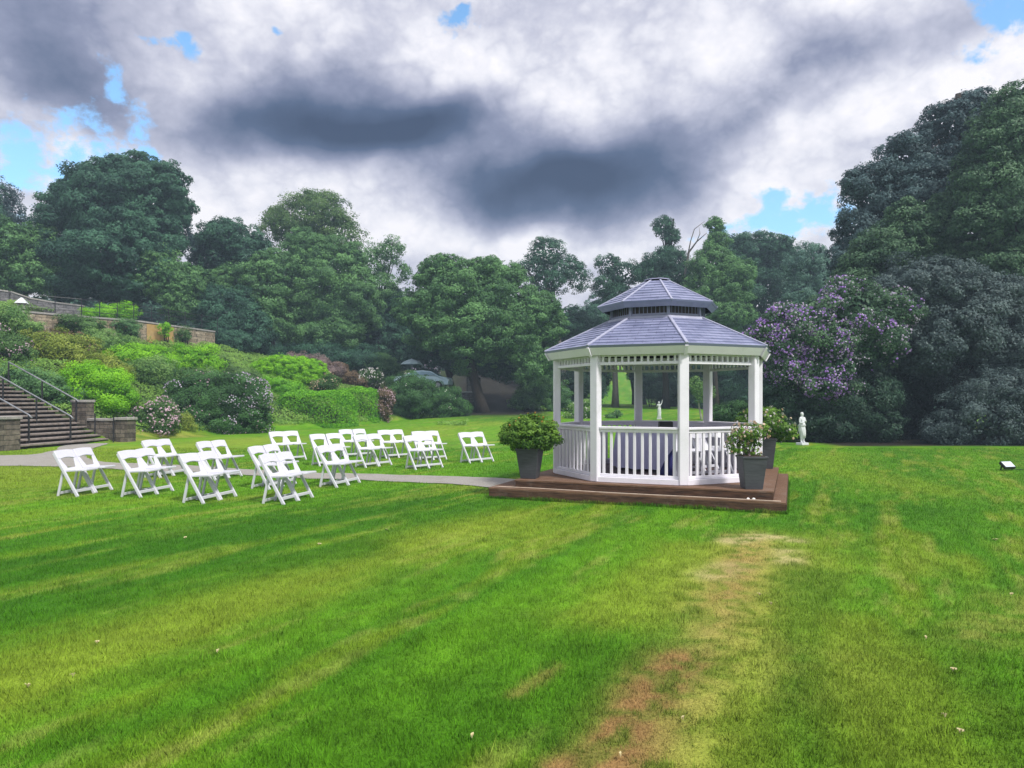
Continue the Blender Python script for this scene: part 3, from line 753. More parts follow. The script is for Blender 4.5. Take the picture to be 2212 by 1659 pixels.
PAIRS = [  # top left corner of the pair, lateral step, how to name it
 (z1p(150, 412), (.055, .445), 'the leftmost pair of all on the lawn'),
 (z1p(722, 418), (.07, .444), 'the second near pair from the left'),
 (z1p(1300, 447), (.09, .44), 'the third near pair from the left'),
 (z2p(145, 400), (.11, .436), 'the pair nearest the camera'),
 (z2p(610, 325), (.14, .428), 'the nearest pair just before the path'),
 (z1p(958, 325), (.065, .445), 'the pair behind the second near pair'),
 (z1p(1460, 335), (.10, .44), 'the pair behind the third near pair'),
 (z2p(60, 335), (.115, .435), 'the pair right behind the nearest one'),
 (z2p(225, 212), (.28, .353), 'the lone pair beyond the path at the left'),
 (z2p(560, 230), (.30, .335), 'the leftmost pair of the block beyond the path'),
 (z2p(915, 240), (.26, .367), 'the middle front pair of the block beyond the path'),
 (z2p(1320, 248), (.30, .335), 'the front pair at the right of the far block'),
 (z2p(800, 193), (.30, .335), 'the back row pair at the left of the far block'),
 (z2p(1108, 198), (.32, .315), 'the back row pair in the middle of the far block'),
 (z2p(1388, 208), (.34, .29), 'the back row pair at the right of the far block'),
 (z2p(1770, 220), (.31, .33), 'the lone pair at the far right near the planter')]
TOPZ = .785
for (px, py), (la, lb), nm in PAIRS:
    s = (py - HY) / (EYE - TOPZ + .01); Y = F / s; X0 = (px - CX) / s
    lat = Vector((la, lb, 0)).normalized(); fw = Vector((lat.y, -lat.x, 0)); rz = math.atan2(-fw.x, fw.y)
    for i in range(2):
        j = Vector((random.uniform(-.012, .012), random.uniform(-.012, .012), 0))
        c = Vector((X0, Y, 0)) + lat * (.226 + .452 * i) + fw * .45 + j
        c.z = float((fbm(np.array(c.x * .35), np.array(c.y * .35), 30, 3) - .5) * .05) - .004
        rr = rz + math.pi + random.uniform(-.03, .03)
        # the model looks along +y; x axis is its right
        rr = math.atan2(fw.y, fw.x) - math.pi / 2 + random.uniform(-.03, .03)
        lab = 'white chair, %s of %s' % (('near one', 'far one')[i], nm)
        g_ = 'white folding chairs set out in pairs on the lawn'
        if proto is None: proto = chair(c, rr, lab, g_)
        else: dup(proto, c, rr, lab, g_)
# chairs and table kept inside the gazebo
for i, (lx, ly, a) in enumerate(((.72, -1.05, 190), (1.22, -.62, 215), (.95, .35, 240))):
    w = gworld(lx, ly, DZ + .031)
    dup(proto, w, GA + R(a), ('white folding chair in the gazebo behind the right front balusters', 'white folding chair in the gazebo by its right rear post', 'white folding chair in the gazebo beside the cloth covered table')[i], 'white folding chairs inside the gazebo')
w = gworld(-.25, .55, DZ + .031)
tb = empty('round_table', w, 0, 'round table under a lavender white cloth inside the gazebo', 'table')
b = B(); b.lathe((0, 0, 0), [(.62, .71), (.62, .735)], 28); b.done('table_top', M['white'], tb)
b = B(); b.lathe((0, 0, 0), [(.25, .0), (.22, .02), (.035, .06), (.035, .71)], 14); b.done('pedestal', M['black'], tb)
b = B(); n = 72; rings = []
for z, r0, wv in ((.742, .0, 0), (.742, .60, 0), (.735, .635, .004), (.60, .65, .02), (.3, .67, .045), (.04, .70, .06)):
    rings.append([b.bm.verts.new(((r0 + wv * math.sin(k * 11 * 2 * math.pi / n)) * math.cos(k * 2 * math.pi / n), (r0 + wv * math.sin(k * 11 * 2 * math.pi / n)) * math.sin(k * 2 * math.pi / n), z)) for k in range(n)])
for A, C in zip(rings, rings[1:]):
    for k in range(n): b.bm.faces.new((A[k], A[(k + 1) % n], C[(k + 1) % n], C[k]))
bmesh.ops.remove_doubles(b.bm, verts=b.bm.verts, dist=1e-4)
tag(b.done('tablecloth', M['cloth'], None, smooth=True), 'lavender white cloth hanging to the gazebo floor over the round table', 'tablecloth')
COL.objects[-1].location = w
# navy throw heaped on the floor
b = B(); n = 30; rings = []
for z, r0 in ((.0, .27), (.12, .24), (.3, .19), (.46, .10), (.55, .03)):
    rings.append([b.bm.verts.new((r0 * (1 + .22 * math.sin(k * 5 * 2 * math.pi / n + z * 4)) * math.cos(k * 2 * math.pi / n) + .1 * z, r0 * (1 + .22 * math.sin(k * 4 * 2 * math.pi / n)) * math.sin(k * 2 * math.pi / n), z)) for k in range(n)])
for A, C in zip(rings, rings[1:]):
    for k in range(n): b.bm.faces.new((A[k], A[(k + 1) % n], C[(k + 1) % n], C[k]))
b.bm.faces.new(rings[-1]); o = b.done('cloth_bag', M['navy'], None, smooth=True); o.location = gworld(.42, -.45, DZ + .031)
tag(o, 'navy blue cloth bag slumped on the gazebo floor before the table', 'bag')
b = B(); b.box((0, 0, .09), (.26, .18, .16)); o = b.done('speaker_box', M['black'], None, .03, seg=3); o.location = w + Vector((.30, -.05, .742))
tag(o, 'small black box on the cloth covered table inside the gazebo', 'box')

# ------------------------------------------------------------------ PLANTERS
def planter(lx, ly, wt, wb, h, rz, label):
    r = empty('planter', gworld(lx, ly, DZ - .001), rz, label, 'planter', 'tapered grey planters on the deck')
    b = B(); q = wb / 2; t = wt / 2
    sq = lambda s, z: [(-s, -s, z), (s, -s, z), (s, s, z), (-s, s, z)]
    b.hull8(sq(q, 0) + sq(t, h)); pot = b.done('pot', M['planter'], r, .008, seg=2)
    b = B(); s = t + .006
    for a in range(4):
        Rm = Matrix.Rotation(a * math.pi / 2, 3, 'Z'); b.bar(Rm @ Vector((-s, -s + .012, h - .012)), Rm @ Vector((s, -s + .012, h - .012)), .03, .03)
    b.done('rim', M['planter'], r, .004)
    b = B(); b.box((0, 0, h + .002), (wt - .05, wt - .05, .02)); b.done('soil', M['soil'], r)
    return r, Vector(gworld(lx, ly, DZ + h))
def potplant(loc, lob, name, label, m, leaf, dens, flowers, seed, stems=9, cr=.085, **k):
    r = empty(name, loc, 0, label, 'plant', 'shrubs in the deck planters')
    foliage('foliage', lob, m, leaf, dens, r, seed, flowers=flowers, cr=cr, keepback=1, fill=.6 if not k else 0, **k)
    b = B(); g = random.Random(seed)
    for i in range(stems):
        c, rr = lob[i % len(lob)]; e = Vector(c) + Vector([g.uniform(-.7, .7) * q for q in rr])
        b0 = Vector((g.uniform(-.06, .06), g.uniform(-.06, .06), -.02)); b.tube([b0, (b0 + e) / 2 + Vector((g.uniform(-.04, .04), 0, 0)), e], [.012, .009, .004], 6)
    b.done('stems', M['greybark'], r, smooth=True)
    return r
pl, t = planter(-1.92, -1.66, .41, .27, .52, GA + .1, 'dark grey tapered planter at the left front of the deck')
potplant(t, [((0, 0, .27), (.40, .40, .27)), ((-.22, 0, .20), (.26, .3, .22)), ((.24, 0, .22), (.27, .3, .22)), ((.02, 0, .36), (.30, .3, .2))], 'potted_shrub', 'bushy yellow green shrub with orange tips in the left planter', L['pot'], .05, 560,
         [(L['f_orange'], 4, .03, lambda p, d: .22 if p[2] > .38 else .02)], 11)
pr, t = planter(1.75, -1.72, .375, .265, .50, GA + .35, 'dark grey ribbed planter at the right front corner of the deck')
potplant(t, [((-.02, 0, .38), (.20, .18, .12)), ((.10, .02, .30), (.14, .14, .12)), ((-.20, 0, .22), (.12, .12, .15)), ((.0, 0, .12), (.07, .07, .1))], 'potted_shrub', 'sparse wilting shrub with faded cream flower heads in the front right planter', L['pot'], .05, 300,
         [(L['f_cream'], 40, .036, lambda p, d: .85 if p[2] > .36 else .3), (L['f_pink'], 10, .03, lambda p, d: .2)], 12, cr=.07, loose=.6)
pb, t = planter(1.80, 1.72, .42, .30, .60, GA + .2, 'dark grey planter at the right rear corner of the deck')
potplant(t, [((.0, 0, .30), (.40, .36, .27)), ((.34, 0, .18), (.26, .26, .22)), ((-.28, 0, .30), (.26, .26, .2)), ((.05, 0, .42), (.26, .26, .16))], 'potted_shrub', 'leafy shrub dotted with white blossom in the rear right planter', L['pot'], .055, 420,
         [(L['f_white'], 9, .04, lambda p, d: .5 if d[0] > -.2 else .25), (L['f_cream'], 7, .04, lambda p, d: .4 if d[0] > .2 else .1)], 13)

# ------------------------------------------------------------------ STATUES (one skinned figure each)
def figure(name, loc, rz, scale, label, pose):
    r = empty(name, loc, rz, label, 'statue')
    me = bpy.data.meshes.new('figure'); J = pose
    names = list(J); idx = {n: i for i, n in enumerate(names)}
    vs = [J[n][0] for n in names]; es = [(idx[J[n][2]], idx[n]) for n in names if J[n][2]]
    me.from_pydata(vs, es, []); me.materials.append(M['statue'])
    o = bpy.data.objects.new('figure', me); link(o, r); o.scale = (scale,) * 3
    md = o.modifiers.new('skin', 'SKIN'); md.use_smooth_shade = True
    sv = me.skin_vertices[0].data
    for n in names:
        q = J[n][1]; sv[idx[n]].radius = q if isinstance(q, tuple) else (q, q); sv[idx[n]].use_root = (n == 'pelvis')
    sb = o.modifiers.new('sub', 'SUBSURF'); sb.levels = 2; sb.render_levels = 2
    return r, o
def drape(r, scale, prof, n=28, k=9, amp=.10, name='robe'):
    b = B(); rings = []
    for (cx, cy, z, rx, ry, f) in prof:
        rings.append([b.bm.verts.new(((cx + rx * (1 + f * amp * math.sin(k * t + z * 5)) * math.cos(t)) * scale, (cy + ry * (1 + f * amp * math.sin(k * t + z * 5)) * math.sin(t)) * scale, z * scale)) for t in [i * 2 * math.pi / n for i in range(n)]])
    for A, C in zip(rings, rings[1:]):
        for i in range(n): b.bm.faces.new((A[i], A[(i + 1) % n], C[(i + 1) % n], C[i]))
    b.bm.faces.new(rings[0][::-1]); b.bm.faces.new(rings[-1]); return b.done(name, M['statue'], r, smooth=True)
poseA = {  # standing, leaning a little to its right, hands gathered at chest
 'pelvis': ((0, 0, .95), (.145, .12), None), 'waist': ((.02, 0, 1.12), (.125, .10), 'pelvis'), 'chest': ((.0, 0, 1.32), (.16, .115), 'waist'), 'neck': ((-.02, 0, 1.49), (.055, .055), 'chest'),
 'chin': ((-.03, -.02, 1.57), (.075, .085), 'neck'), 'head': ((-.035, -.01, 1.66), (.092, .105), 'chin'), 'crown': ((-.035, .01, 1.75), (.07, .08), 'head'),
 'ls': ((.17, 0, 1.41), .062, 'chest'), 'le': ((.24, -.03, 1.16), .046, 'ls'), 'lh': ((.10, -.17, 1.24), .034, 'le'), 'lf': ((.04, -.19, 1.28), .026, 'lh'),
 'rs': ((-.18, 0, 1.40), .062, 'chest'), 're': ((-.24, -.04, 1.15), .046, 'rs'), 'rh': ((-.12, -.18, 1.16), .034, 're'), 'rf': ((-.06, -.20, 1.20), .026, 'rh'),
 'lk': ((.09, -.03, .5), .085, 'pelvis'), 'la': ((.09, 0, .1), .05, 'lk'), 'lt': ((.10, -.12, .04), .035, 'la'),
 'rk': ((-.08, -.06, .5), .085, 'pelvis'), 'ra': ((-.07, .02, .1), .05, 'rk'), 'rt': ((-.09, -.10, .04), .035, 'ra')}
X0, Y0 = G(1733, 961)
r, o = figure('garden_statue', (X0, Y0, float(hz(X0, Y0)) + .06), R(25), .655, 'pale stone statue of a robed woman at the edge of the dark trees', poseA)
drape(r, .655, [(.03, -.01, .30, .15, .13, 1.6), (.01, -.02, .5, .17, .15, 1.2), (-.02, -.01, .72, .20, .165, .9), (-.03, 0, .95, .20, .15, .5), (.0, 0, 1.10, .15, .125, .3)])
drape(r, .655, [(.13, .06, .02, .09, .09, 1.2), (.10, .07, .3, .07, .07, 1.2), (.04, .08, .7, .06, .05, 1)], name='drapery')
b = B(); b.box((0, 0, -.02), (.34, .30, .09)); b.done('plinth', M['statue'], r, .01)
drape(r, .655, [(-.03, 0, .96, .235, .18, 1.4), (.0, 0, 1.08, .18, .14, .8), (0, 0, 1.20, .155, .125, .5)], name='sash')
poseB = dict(poseA)
poseB.update({'rs': ((-.17, 0, 1.42), .06, 'chest'), 're': ((-.26, -.05, 1.20), .046, 'rs'), 'rh': ((-.20, -.14, 1.42), .034, 're'), 'rf': ((-.18, -.15, 1.49), .026, 'rh'),
 'ls': ((.17, 0, 1.43), .06, 'chest'), 'le': ((.27, 0, 1.62), .045, 'ls'), 'lh': ((.30, -.02, 1.86), .034, 'le'), 'lf': ((.31, -.02, 1.94), .026, 'lh')})
Yb = 45.; Xb = (1424 - CX) / F * Yb
r, o = figure('garden_statue', (Xb, Yb, hz(Xb, Yb) + .05), R(-10), .62, 'small white statue with one raised arm seen through the gazebo', poseB)
drape(r, .62, [(0, .0, .03, .22, .19, 1), (0, 0, .3, .17, .15, 1), (.02, 0, .62, .19, .16, .8), (.0, 0, .98, .17, .14, .4), (.01, 0, 1.12, .15, .12, .3)])
b = B(); b.box((0, 0, -.03), (.30, .26, .12)); b.done('plinth', M['statue'], r, .01)

# ------------------------------------------------------------------ FLOODLIGHT on the lawn
X0, Y0 = G(2176, 1016)
fl = empty('floodlight', (X0, Y0, .0), R(12), 'small black floodlight with a pale glass face on the right lawn', 'floodlight')
Rx = Matrix.Rotation(R(-52), 3, 'X')
b = B(); b.box((0, 0, .12), (.30, .07, .20), Matrix.Rotation(R(-50), 3, 'X')); hs = b.done('housing', M['black'], fl, .012, seg=2)
b = B(); nn_ = Matrix.Rotation(R(-50), 3, 'X') @ Vector((0, -.037, 0)); b.box(Vector((0, 0, .12)) + nn_, (.262, .006, .165), Matrix.Rotation(R(-50), 3, 'X')); b.done('glass', M['lampglass'], fl)
b = B()
for s in (-1, 1): b.bar((s * .158, .03, .0), (s * .158, .0, .13), .012, .03)
b.bar((-.158, .03, .01), (.158, .03, .01), .03, .012); b.done('bracket', M['black'], fl)
b = B(); b.tube([(.15, .03, .03), (.26, .02, .02), (.42, -.05, .015), (.6, -.02, .012), (1.1, .1, .01)], .008, 6); b.done('cable', M['black'], fl, smooth=True)

# fallen leaves
lf = [(400, 1166), (835, 1148), (60, 1490), (210, 1395), (157, 1467), (470, 1415), (1640, 1290), (1475, 1562), (2040, 1555), (2075, 1590), (2060, 1455), (2185, 1290), (2000, 1385), (1020, 1600), (1340, 1642), (2150, 1170), (690, 1180), (1665, 1310)]
for i, (px, py) in enumerate(lf):
    x, y = G(px, py); g = random.Random(i); sz = g.uniform(.03, .06) * max(.8, y / 6)
    b = B(); n = 8; c0 = [b.bm.verts.new((sz * (t / n - .5), 0, .012 + .012 * math.sin(t))) for t in range(n + 1)]
    e1 = [b.bm.verts.new((sz * (t / n - .5), sz * .22 * math.sin(math.pi * t / n) ** .8 + .0004, .02 + .006 * math.cos(t * 2))) for t in range(n + 1)]
    e2 = [b.bm.verts.new((sz * (t / n - .5), -sz * .22 * math.sin(math.pi * t / n) ** .8 - .0004, .024)) for t in range(n + 1)]
    for t in range(n): b.bm.faces.new((c0[t], c0[t + 1], e1[t + 1], e1[t])); b.bm.faces.new((c0[t + 1], c0[t], e2[t], e2[t + 1]))
    o = b.done('fallen_leaf', M['petal_debris']); o.location = (x, y, .012); o.rotation_euler = (0, 0, g.uniform(0, 6.28))
    tag(o, 'small pale dry leaf lying on the lawn', 'leaf', 'pale dry leaves scattered on the lawn')

# ------------------------------------------------------------------ STEPS, PIERS, RAILS
fd = (Vector((-15.7, 27.5, 0)) - Vector((-16.3, 23.3, 0))).normalized(); up_ = Vector((-fd.y, fd.x, 0))     # along the front, up the flight
sr = empty('stone_staircase', (-16.1, 25.4, 0), 0, 'broad dark stone staircase climbing the bank at the left edge', 'staircase')
base = Vector((-.02, 0, 0)); W2 = 2.12; RUN, RISE = .31, .155; NST = 18
for i in range(NST):
    b = B(); c = base + up_ * (RUN * i + .17)
    w_ = W2 + (.0 if i > 3 else .0)
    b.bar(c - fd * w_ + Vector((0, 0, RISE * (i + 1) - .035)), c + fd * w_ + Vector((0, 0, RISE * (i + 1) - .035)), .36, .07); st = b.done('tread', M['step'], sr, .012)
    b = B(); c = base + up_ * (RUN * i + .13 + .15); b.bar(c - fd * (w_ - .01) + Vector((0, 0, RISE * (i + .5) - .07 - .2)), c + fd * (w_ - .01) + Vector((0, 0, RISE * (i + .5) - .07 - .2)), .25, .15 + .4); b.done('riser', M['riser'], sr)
def wallblock(name, a, b_, z0, z1, th, m, parent, cop=None, over=.04):
    b = B(); b.bar(Vector(a) + Vector((0, 0, (z0 + z1) / 2)), Vector(b_) + Vector((0, 0, (z0 + z1) / 2)), th, z1 - z0); o = b.done(name, m, parent)
    if cop:
        b = B(); d = (Vector(b_) - Vector(a)).normalized() * over
        b.bar(Vector(a) - d + Vector((0, 0, z1 + .05)), Vector(b_) + d + Vector((0, 0, z1 + .05)), th + 2 * over, .10); b.done('coping', M['coping'], parent if cop is True else parent, .012)
    return o
rt = lambda s, u: base + fd * s + up_ * u
cw = empty('stone_cheek_wall', (-16.1, 25.4, 0), 0, 'low stone wall with end pier on the far side of the steps', 'wall')
wallblock('wall', rt(2.40, -.25), rt(2.40, .98), -.3, .82, .32, M['stone'], cw, True)
wallblock('upper_wall', rt(2.40, 1.02), rt(2.40, 1.66), -.3, 1.55, .42, M['stone'], cw, True)
wallblock('pier', rt(2.40, -.78), rt(2.40, -.27), -.3, .86, .50, M['stone'], cw, True, .05)
cn = empty('stone_pier_wall', (-16.1, 25.4, 0), 0, 'weathered stone pier and wall at the near side of the steps', 'wall')
wallblock('pier', rt(-2.42, -.12), rt(-2.42, .55), -.3, 1.02, .55, M['stone'], cn, True, .05)
wallblock('wall', rt(-2.42, .58), rt(-2.42, 4.2), -.3, 1.0, .36, M['stone'], cn, True)
def handrail(s, u0, n, label, gap=1.25, k=0):
    r = empty('handrail', (-16.1, 25.4, 0), 0, label, 'handrail', 'iron handrails of the staircase')
    z = lambda u: max(0, (u / RUN)) * RISE
    ul = [u0 + gap * i for i in range(n)]
    pts = [rt(s, u0 - .12) + Vector((0, 0, z(u0) + .88))] + [rt(s, u) + Vector((0, 0, z(u) + .99)) for u in ul]
    b = B(); b.tube(pts, .028, 8); b.done('rail', M['railmetal'], r, smooth=True)
    for u in ul:
        b = B(); b.bar(rt(s, u) + Vector((0, 0, z(u) - .05)), rt(s, u) + Vector((0, 0, z(u) + .98)), .045, .045); b.done('post', M['iron'], r)
        b = B(); 
    return r
handrail(.35, .15, 4, 'dark iron handrail running up the middle of the steps', 1.4)
handrail(2.06, 1.35, 3, 'iron handrail on the far side of the steps', 1.5)
handrail(-1.35, .3, 4, 'black iron rail nearest the left edge on the steps', 1.3)
# little iron fence by the far cheek wall
ifn = empty('iron_fence', (-16.1, 25.4, 0), 0, 'thin black iron fence in front of the low step wall', 'fence')
for u in (-.35, .45, 1.25):
    b = B(); b.bar(rt(1.95, u) + Vector((0, 0, -.05 + max(0, u) * .5)), rt(1.95, u) + Vector((0, 0, 1.0 + max(0, u) * .25)), .035, .035); b.done('post', M['iron'], ifn)
for q in range(5):
    b = B(); z = .22 + q * .17; b.tube([rt(1.95, -.35) + Vector((0, 0, z)), rt(1.95, 1.25) + Vector((0, 0, z + .25))], .007, 5); b.done('wire', M['iron'], ifn)

# ------------------------------------------------------------------ UPPER WALLS
def dpt(px, py, Y): return P(px, py, Y)
ow = empty('old_retaining_wall', (-22, 48, 4.5), 0, 'mottled old retaining wall with ochre patch above the shrubs', 'wall')
def toWall(name, pts, hgt, th, m, parent, o0, cop=True):
    for i, (A, C) in enumerate(zip(pts, pts[1:])):
        A = Vector(A) - o0; C = Vector(C) - o0
        b = B(); d = Vector((C.x - A.x, C.y - A.y, 0)).normalized(); n = Vector((-d.y, d.x, 0)) * th / 2
        b.hull8([A - n - Vector((0, 0, hgt)), C - n - Vector((0, 0, hgt)), C + n - Vector((0, 0, hgt)), A + n - Vector((0, 0, hgt)), A - n, C - n, C + n, A + n]); b.done('wall', m, parent)
        b = B(); n = n * 1.25; u = Vector((0, 0, .10)); z = Vector((0, 0, .002)); b.hull8([A - n + z, C - n + z, C + n + z, A + n + z, A - n + u, C - n + u, C + n + u, A + n + u]); b.done('coping', M['coping'], parent)
o0 = Vector((-22, 48, 4.5))
toWall('wall', [P(459, 718, 50), P(400, 710, 47.2), P(289, 695, 44), P(171, 686, 41), P(30, 674, 39), P(-120, 660, 38)], 1.9, .4, M['oldwall'], ow, o0)
# ochre bare patch is the wall's own render
b = B(); W0, W1 = P(400, 710, 47.2), P(289, 695, 44); A = W0.lerp(W1, .28) - o0; C = W0.lerp(W1, .80) - o0; d = (C - A).normalized(); n = Vector((d.y, -d.x, 0)).normalized()
if n.y > 0: n = -n
n = n * .215
M['ochre'] = basic('ochre_render', (.36, .22, .07), (.48, .33, .15), 1.2, .95, .3, 12, grime=(.25, .2, .12))
pts = [A + n - Vector((0, 0, .05)), C + n - Vector((0, 0, .05)), C + n - Vector((0, 0, 1.8)), A + n - Vector((0, 0, 1.8))]
b.hull8([p for p in pts] + [p + n * .05 for p in pts]); b.done('render_patch', M['ochre'], ow)
# iron fence along the wall top
fn = empty('iron_fence', o0, 0, 'thin dark iron fence along the top of the old wall', 'fence')
ln = [P(470, 716, 50.5), P(400, 706, 47.7), P(289, 691, 44.5), P(176, 681, 41.5), P(60, 672, 40)]
for A, C in zip(ln, ln[1:]):
    for zz in (.25, .6, .95):
        b = B(); b.tube([A - o0 + Vector((0, 0, zz)), C - o0 + Vector((0, 0, zz))], .016, 5); b.done('rail', M['iron'], fn)
    k = int((C - A).length / 1.1)
    for i in range(k):
        p = A.lerp(C, i / k) - o0; b = B(); b.bar(p - Vector((0, 0, .2)), p + Vector((0, 0, 1.05)), .035, .035); b.done('post', M['iron'], fn)
tw = empty('terrace_wall', (-32, 50, 7), 0, 'long grey coped terrace wall high at the left edge', 'wall')
o0 = Vector((-32, 50, 7))
toWall('wall', [P(183, 663, 50.8), P(120, 656, 50), P(62, 646, 49), P(20, 632, 48), P(-80, 618, 47)], 2.0, .4, M['greywall'], tw, o0)
# little stone finial house on the lower parapet
fx = P(47, 669, 39.35)
fh = empty('stone_lantern', (fx.x, fx.y, fx.z), R(20), 'pale stone lantern with pyramid cap on the old wall', 'lantern')
b = B(); b.box((0, 0, .10), (.46, .46, .2)); b.done('base', M['coping'], fh)
for sx in (-1, 1):
    for sy in (-1, 1):
        b = B(); b.box((sx * .16, sy * .16, .32), (.10, .10, .24)); b.done('pillar', M['coping'], fh)
b = B(); b.hull8([(-.36, -.36, .44), (.36, -.36, .44), (.36, .36, .44), (-.36, .36, .44), (-.05, -.05, .85), (.05, -.05, .85), (.05, .05, .85), (-.05, .05, .85)]); b.done('cap', M['statue'], fh)

fh.scale = (.8, .8, .8)
# dark end of the lawn: panelled block, low coping wall
def onb(px, py, Y): X = (px - CX) / F * Y; return Vector((X, Y, hz(X, Y)))
q = P(1023, 848, 58.5)
pb_ = empty('stone_block', (q.x, q.y, q.z), 0, 'grey panelled stone door block standing under the dark trees', 'stone block')
b = B(); b.box((0, 0, .62), (1.16, .3, 1.3)); b.done('slab', M['greywall'], pb_, .02)
for sx in (-1, 1):
    for z, h_ in ((.34, .5), (.92, .48)):
        b = B(); b.box((sx * .27, -.155, z), (.44, .03, h_)); b.done('panel', M['coping'], pb_, .02)
lw = empty('low_wall', (q.x, q.y, q.z), 0, 'low dark wall with pale coping below the panelled stone block', 'wall')
A = P(958, 848, 57) - q; C = P(1040, 848, 57.5) - q
b = B(); b.bar(A + Vector((0, 0, -1.1)), C + Vector((0, 0, -1.1)), .3, 2.2); b.done('wall', M['greywall'], lw)
b = B(); b.bar(A + Vector((0, 0, .05)), C + Vector((0, 0, .05)), .4, .09); b.done('coping', M['statue'], lw)

# parasol and car
q = P(889, 815, 54.8); gz0 = hz(q.x, q.y)
pa = empty('parasol', (q.x, q.y, gz0), 0, 'open blue grey parasol behind the dark green shrub', 'parasol')
hh = P(889, 776, 54.8).z - gz0; rr = 24 / F * 54.8
b = B(); b.tube([(0, 0, -.1), (0, 0, hh)], .03, 8); b.done('pole', M['railmetal'], pa)
b = B(); b.lathe((0, 0, 0), [(rr, hh - .40), (rr * .98, hh - .36), (rr * .72, hh - .19), (rr * .4, hh - .07), (rr * .12, hh + .0), (.02, hh + .05)], 8); b.done('canopy', M['parasol'], pa)
for k in range(8):
    a = k * math.pi / 4; b = B(); b.bar((0, 0, hh - .30), (rr * .95 * math.cos(a), rr * .95 * math.sin(a), hh - .42), .02, .02); b.done('rib', M['railmetal'], pa)
b = B(); b.lathe((0, 0, -.05), [(.3, 0), (.3, .1), (.06, .16)], 14); b.done('base', M['greywall'], pa)
q = P(915, 826, 54.2); gx = hz(q.x, q.y)
ca_ = empty('parked_car', (q.x, q.y, P(915, 801, 54.2).z - 1.44), R(-8), 'silver blue car half hidden behind the dark shrub', 'car')
prof = [(-2.1, .35), (-2.12, .75), (-2.0, .98), (-1.3, 1.05), (-.75, 1.40), (.1, 1.46), (.75, 1.38), (1.35, 1.02), (2.05, .88), (2.15, .6), (2.1, .35)]
b = B(); fn_ = lambda p, y: Vector((p[0], y * (1 if p[1] < 1.06 else .84), p[1])); b.prism(prof, -.86, .86, fn_); b.done('body', M['carpaint'], ca_, .04, seg=2)
b = B(); b.prism([(-1.12, 1.09), (-.68, 1.36), (.68, 1.34), (1.16, 1.09)], -.90, .90, lambda p, y: Vector((p[0], y * (.985 if p[1] < 1.2 else .86), p[1]))); b.done('side_glass', M['carglass'], ca_)
b = B(); b.hull8([(1.36, -.70, 1.03), (1.36, .70, 1.03), (1.34, .70, 1.0), (1.34, -.70, 1.0), (.80, -.62, 1.385), (.80, .62, 1.385), (.78, .62, 1.35), (.78, -.62, 1.35)]); b.done('windscreen', M['carglass'], ca_)
for sx in (-1.3, 1.35):
    for sy in (-.8, .8):
        b = B(); b.tube([(sx, sy - .1, .32), (sx, sy + .1, .32)], .32, 20); wh = b.done('wheel', M['black'], ca_)
        b = B(); b.tube([(sx, sy - .115, .32), (sx, sy + .115, .32)], .19, 14); b.done('rim', M['railmetal'], wh)
for sy in (-.6, .6):
    b = B(); b.box((2.12, sy, .70), (.06, .3, .14)); b.done('headlight', M['lampglass'], ca_)

# ------------------------------------------------------------------ BANK VEGETATION
def scatter_cover():
    g = np.random.default_rng(40); n = 520000
    y = g.uniform(23, 74, n); x = -g.uniform(2, 42, n)
    px = CX + F * x / y
    h0 = height(x, y); kp = (h0 > .22) & (px > -160) & (px < 1010) & ~((x < -15.2) & (y > 23.0) & (y < 28.1) & (x > -22.5))
    dd = -.93 * (x + 15.5) + .37 * (y - 28); kp &= (dd < 13.2) | (dd > 14.6)
    kp &= ~((px > 780) & (y > 50)) & ~((px > 845) & (y > 40))
    x, y, h0 = x[kp], y[kp], h0[kp]; n = len(x)
    t = fbm(x * .9, y * .9, 60, 3)
    z = h0 + np.where(h0 > 1.3, (fbm(x * .8, y * .8, 44, 3) - .5) * .4, 0) + (t ** 1.2) * .55 * g.random(n) ** .6
    P0 = np.stack([x, y, z], 1); nn = unit(g.normal(size=(n, 3)) * .6 + np.array([.3, -.6, .8]))
    tint = np.clip(fbm(x * 1.5, y * 1.5, 66, 2) * .7 + .4 * g.random(n) - .05, 0, 1)
    o = fastmesh('ground_cover', leafverts(P0, nn, .11, g), 4, L['cover'], None, tint)
    tag(o, 'low tangled green plants covering the garden bank', 'ground cover', kind='stuff')
scatter_cover()
fp = lambda pr: (lambda p, d: pr)
sh = shrub
sh('shrub', 'bright green rounded shrub just above the low step wall', [(217, 850, 70, 68), (190, 830, 45, 50), (245, 870, 45, 45)], L['bright'], 30.2, .075, 210, 21)
sh('shrub', 'yellow topped shrub above the bright green one by the steps', [(190, 800, 45, 30), (245, 800, 40, 28)], L['yellow'], 32.5, .08, 150, 22)
sh('flowering_shrub', 'pink flowering shrub at the lawn edge right of the step wall', [(325, 908, 58, 36), (300, 925, 38, 24), (350, 890, 36, 28)], L['shrub'], 30.6, .07, 210, 23, [(L['f_pink'], 16, .06, lambda p, d: .75 if d[2] > -.3 else .25)])
sh('shrub', 'small yellow green bush between the pink flowers and the dark shrub', [(398, 915, 22, 25)], L['yellow'], 32, .06, 200, 24)
sh('flowering_shrub', 'large dark green shrub with sparse lilac flowers on its right', [(470, 875, 95, 65), (420, 850, 55, 45), (540, 890, 55, 48), (505, 850, 60, 40), (470, 910, 100, 34)], L['deep'], 34.5, .075, 190, 25, [(L['f_lilac'], 12, .055, lambda p, d: .5 if d[0] > .3 and d[2] > -.1 and p[0] > 1.0 else .06), (L['f_pink'], 4, .05, lambda p, d: .12)])
sh('shrub', 'green hedge end left of the long clipped hedge', [(590, 860, 45, 45), (560, 838, 40, 22), (610, 842, 45, 20)], L['hedge'], 43.0, .08, 160, 27, cr=.25, rough=.12)
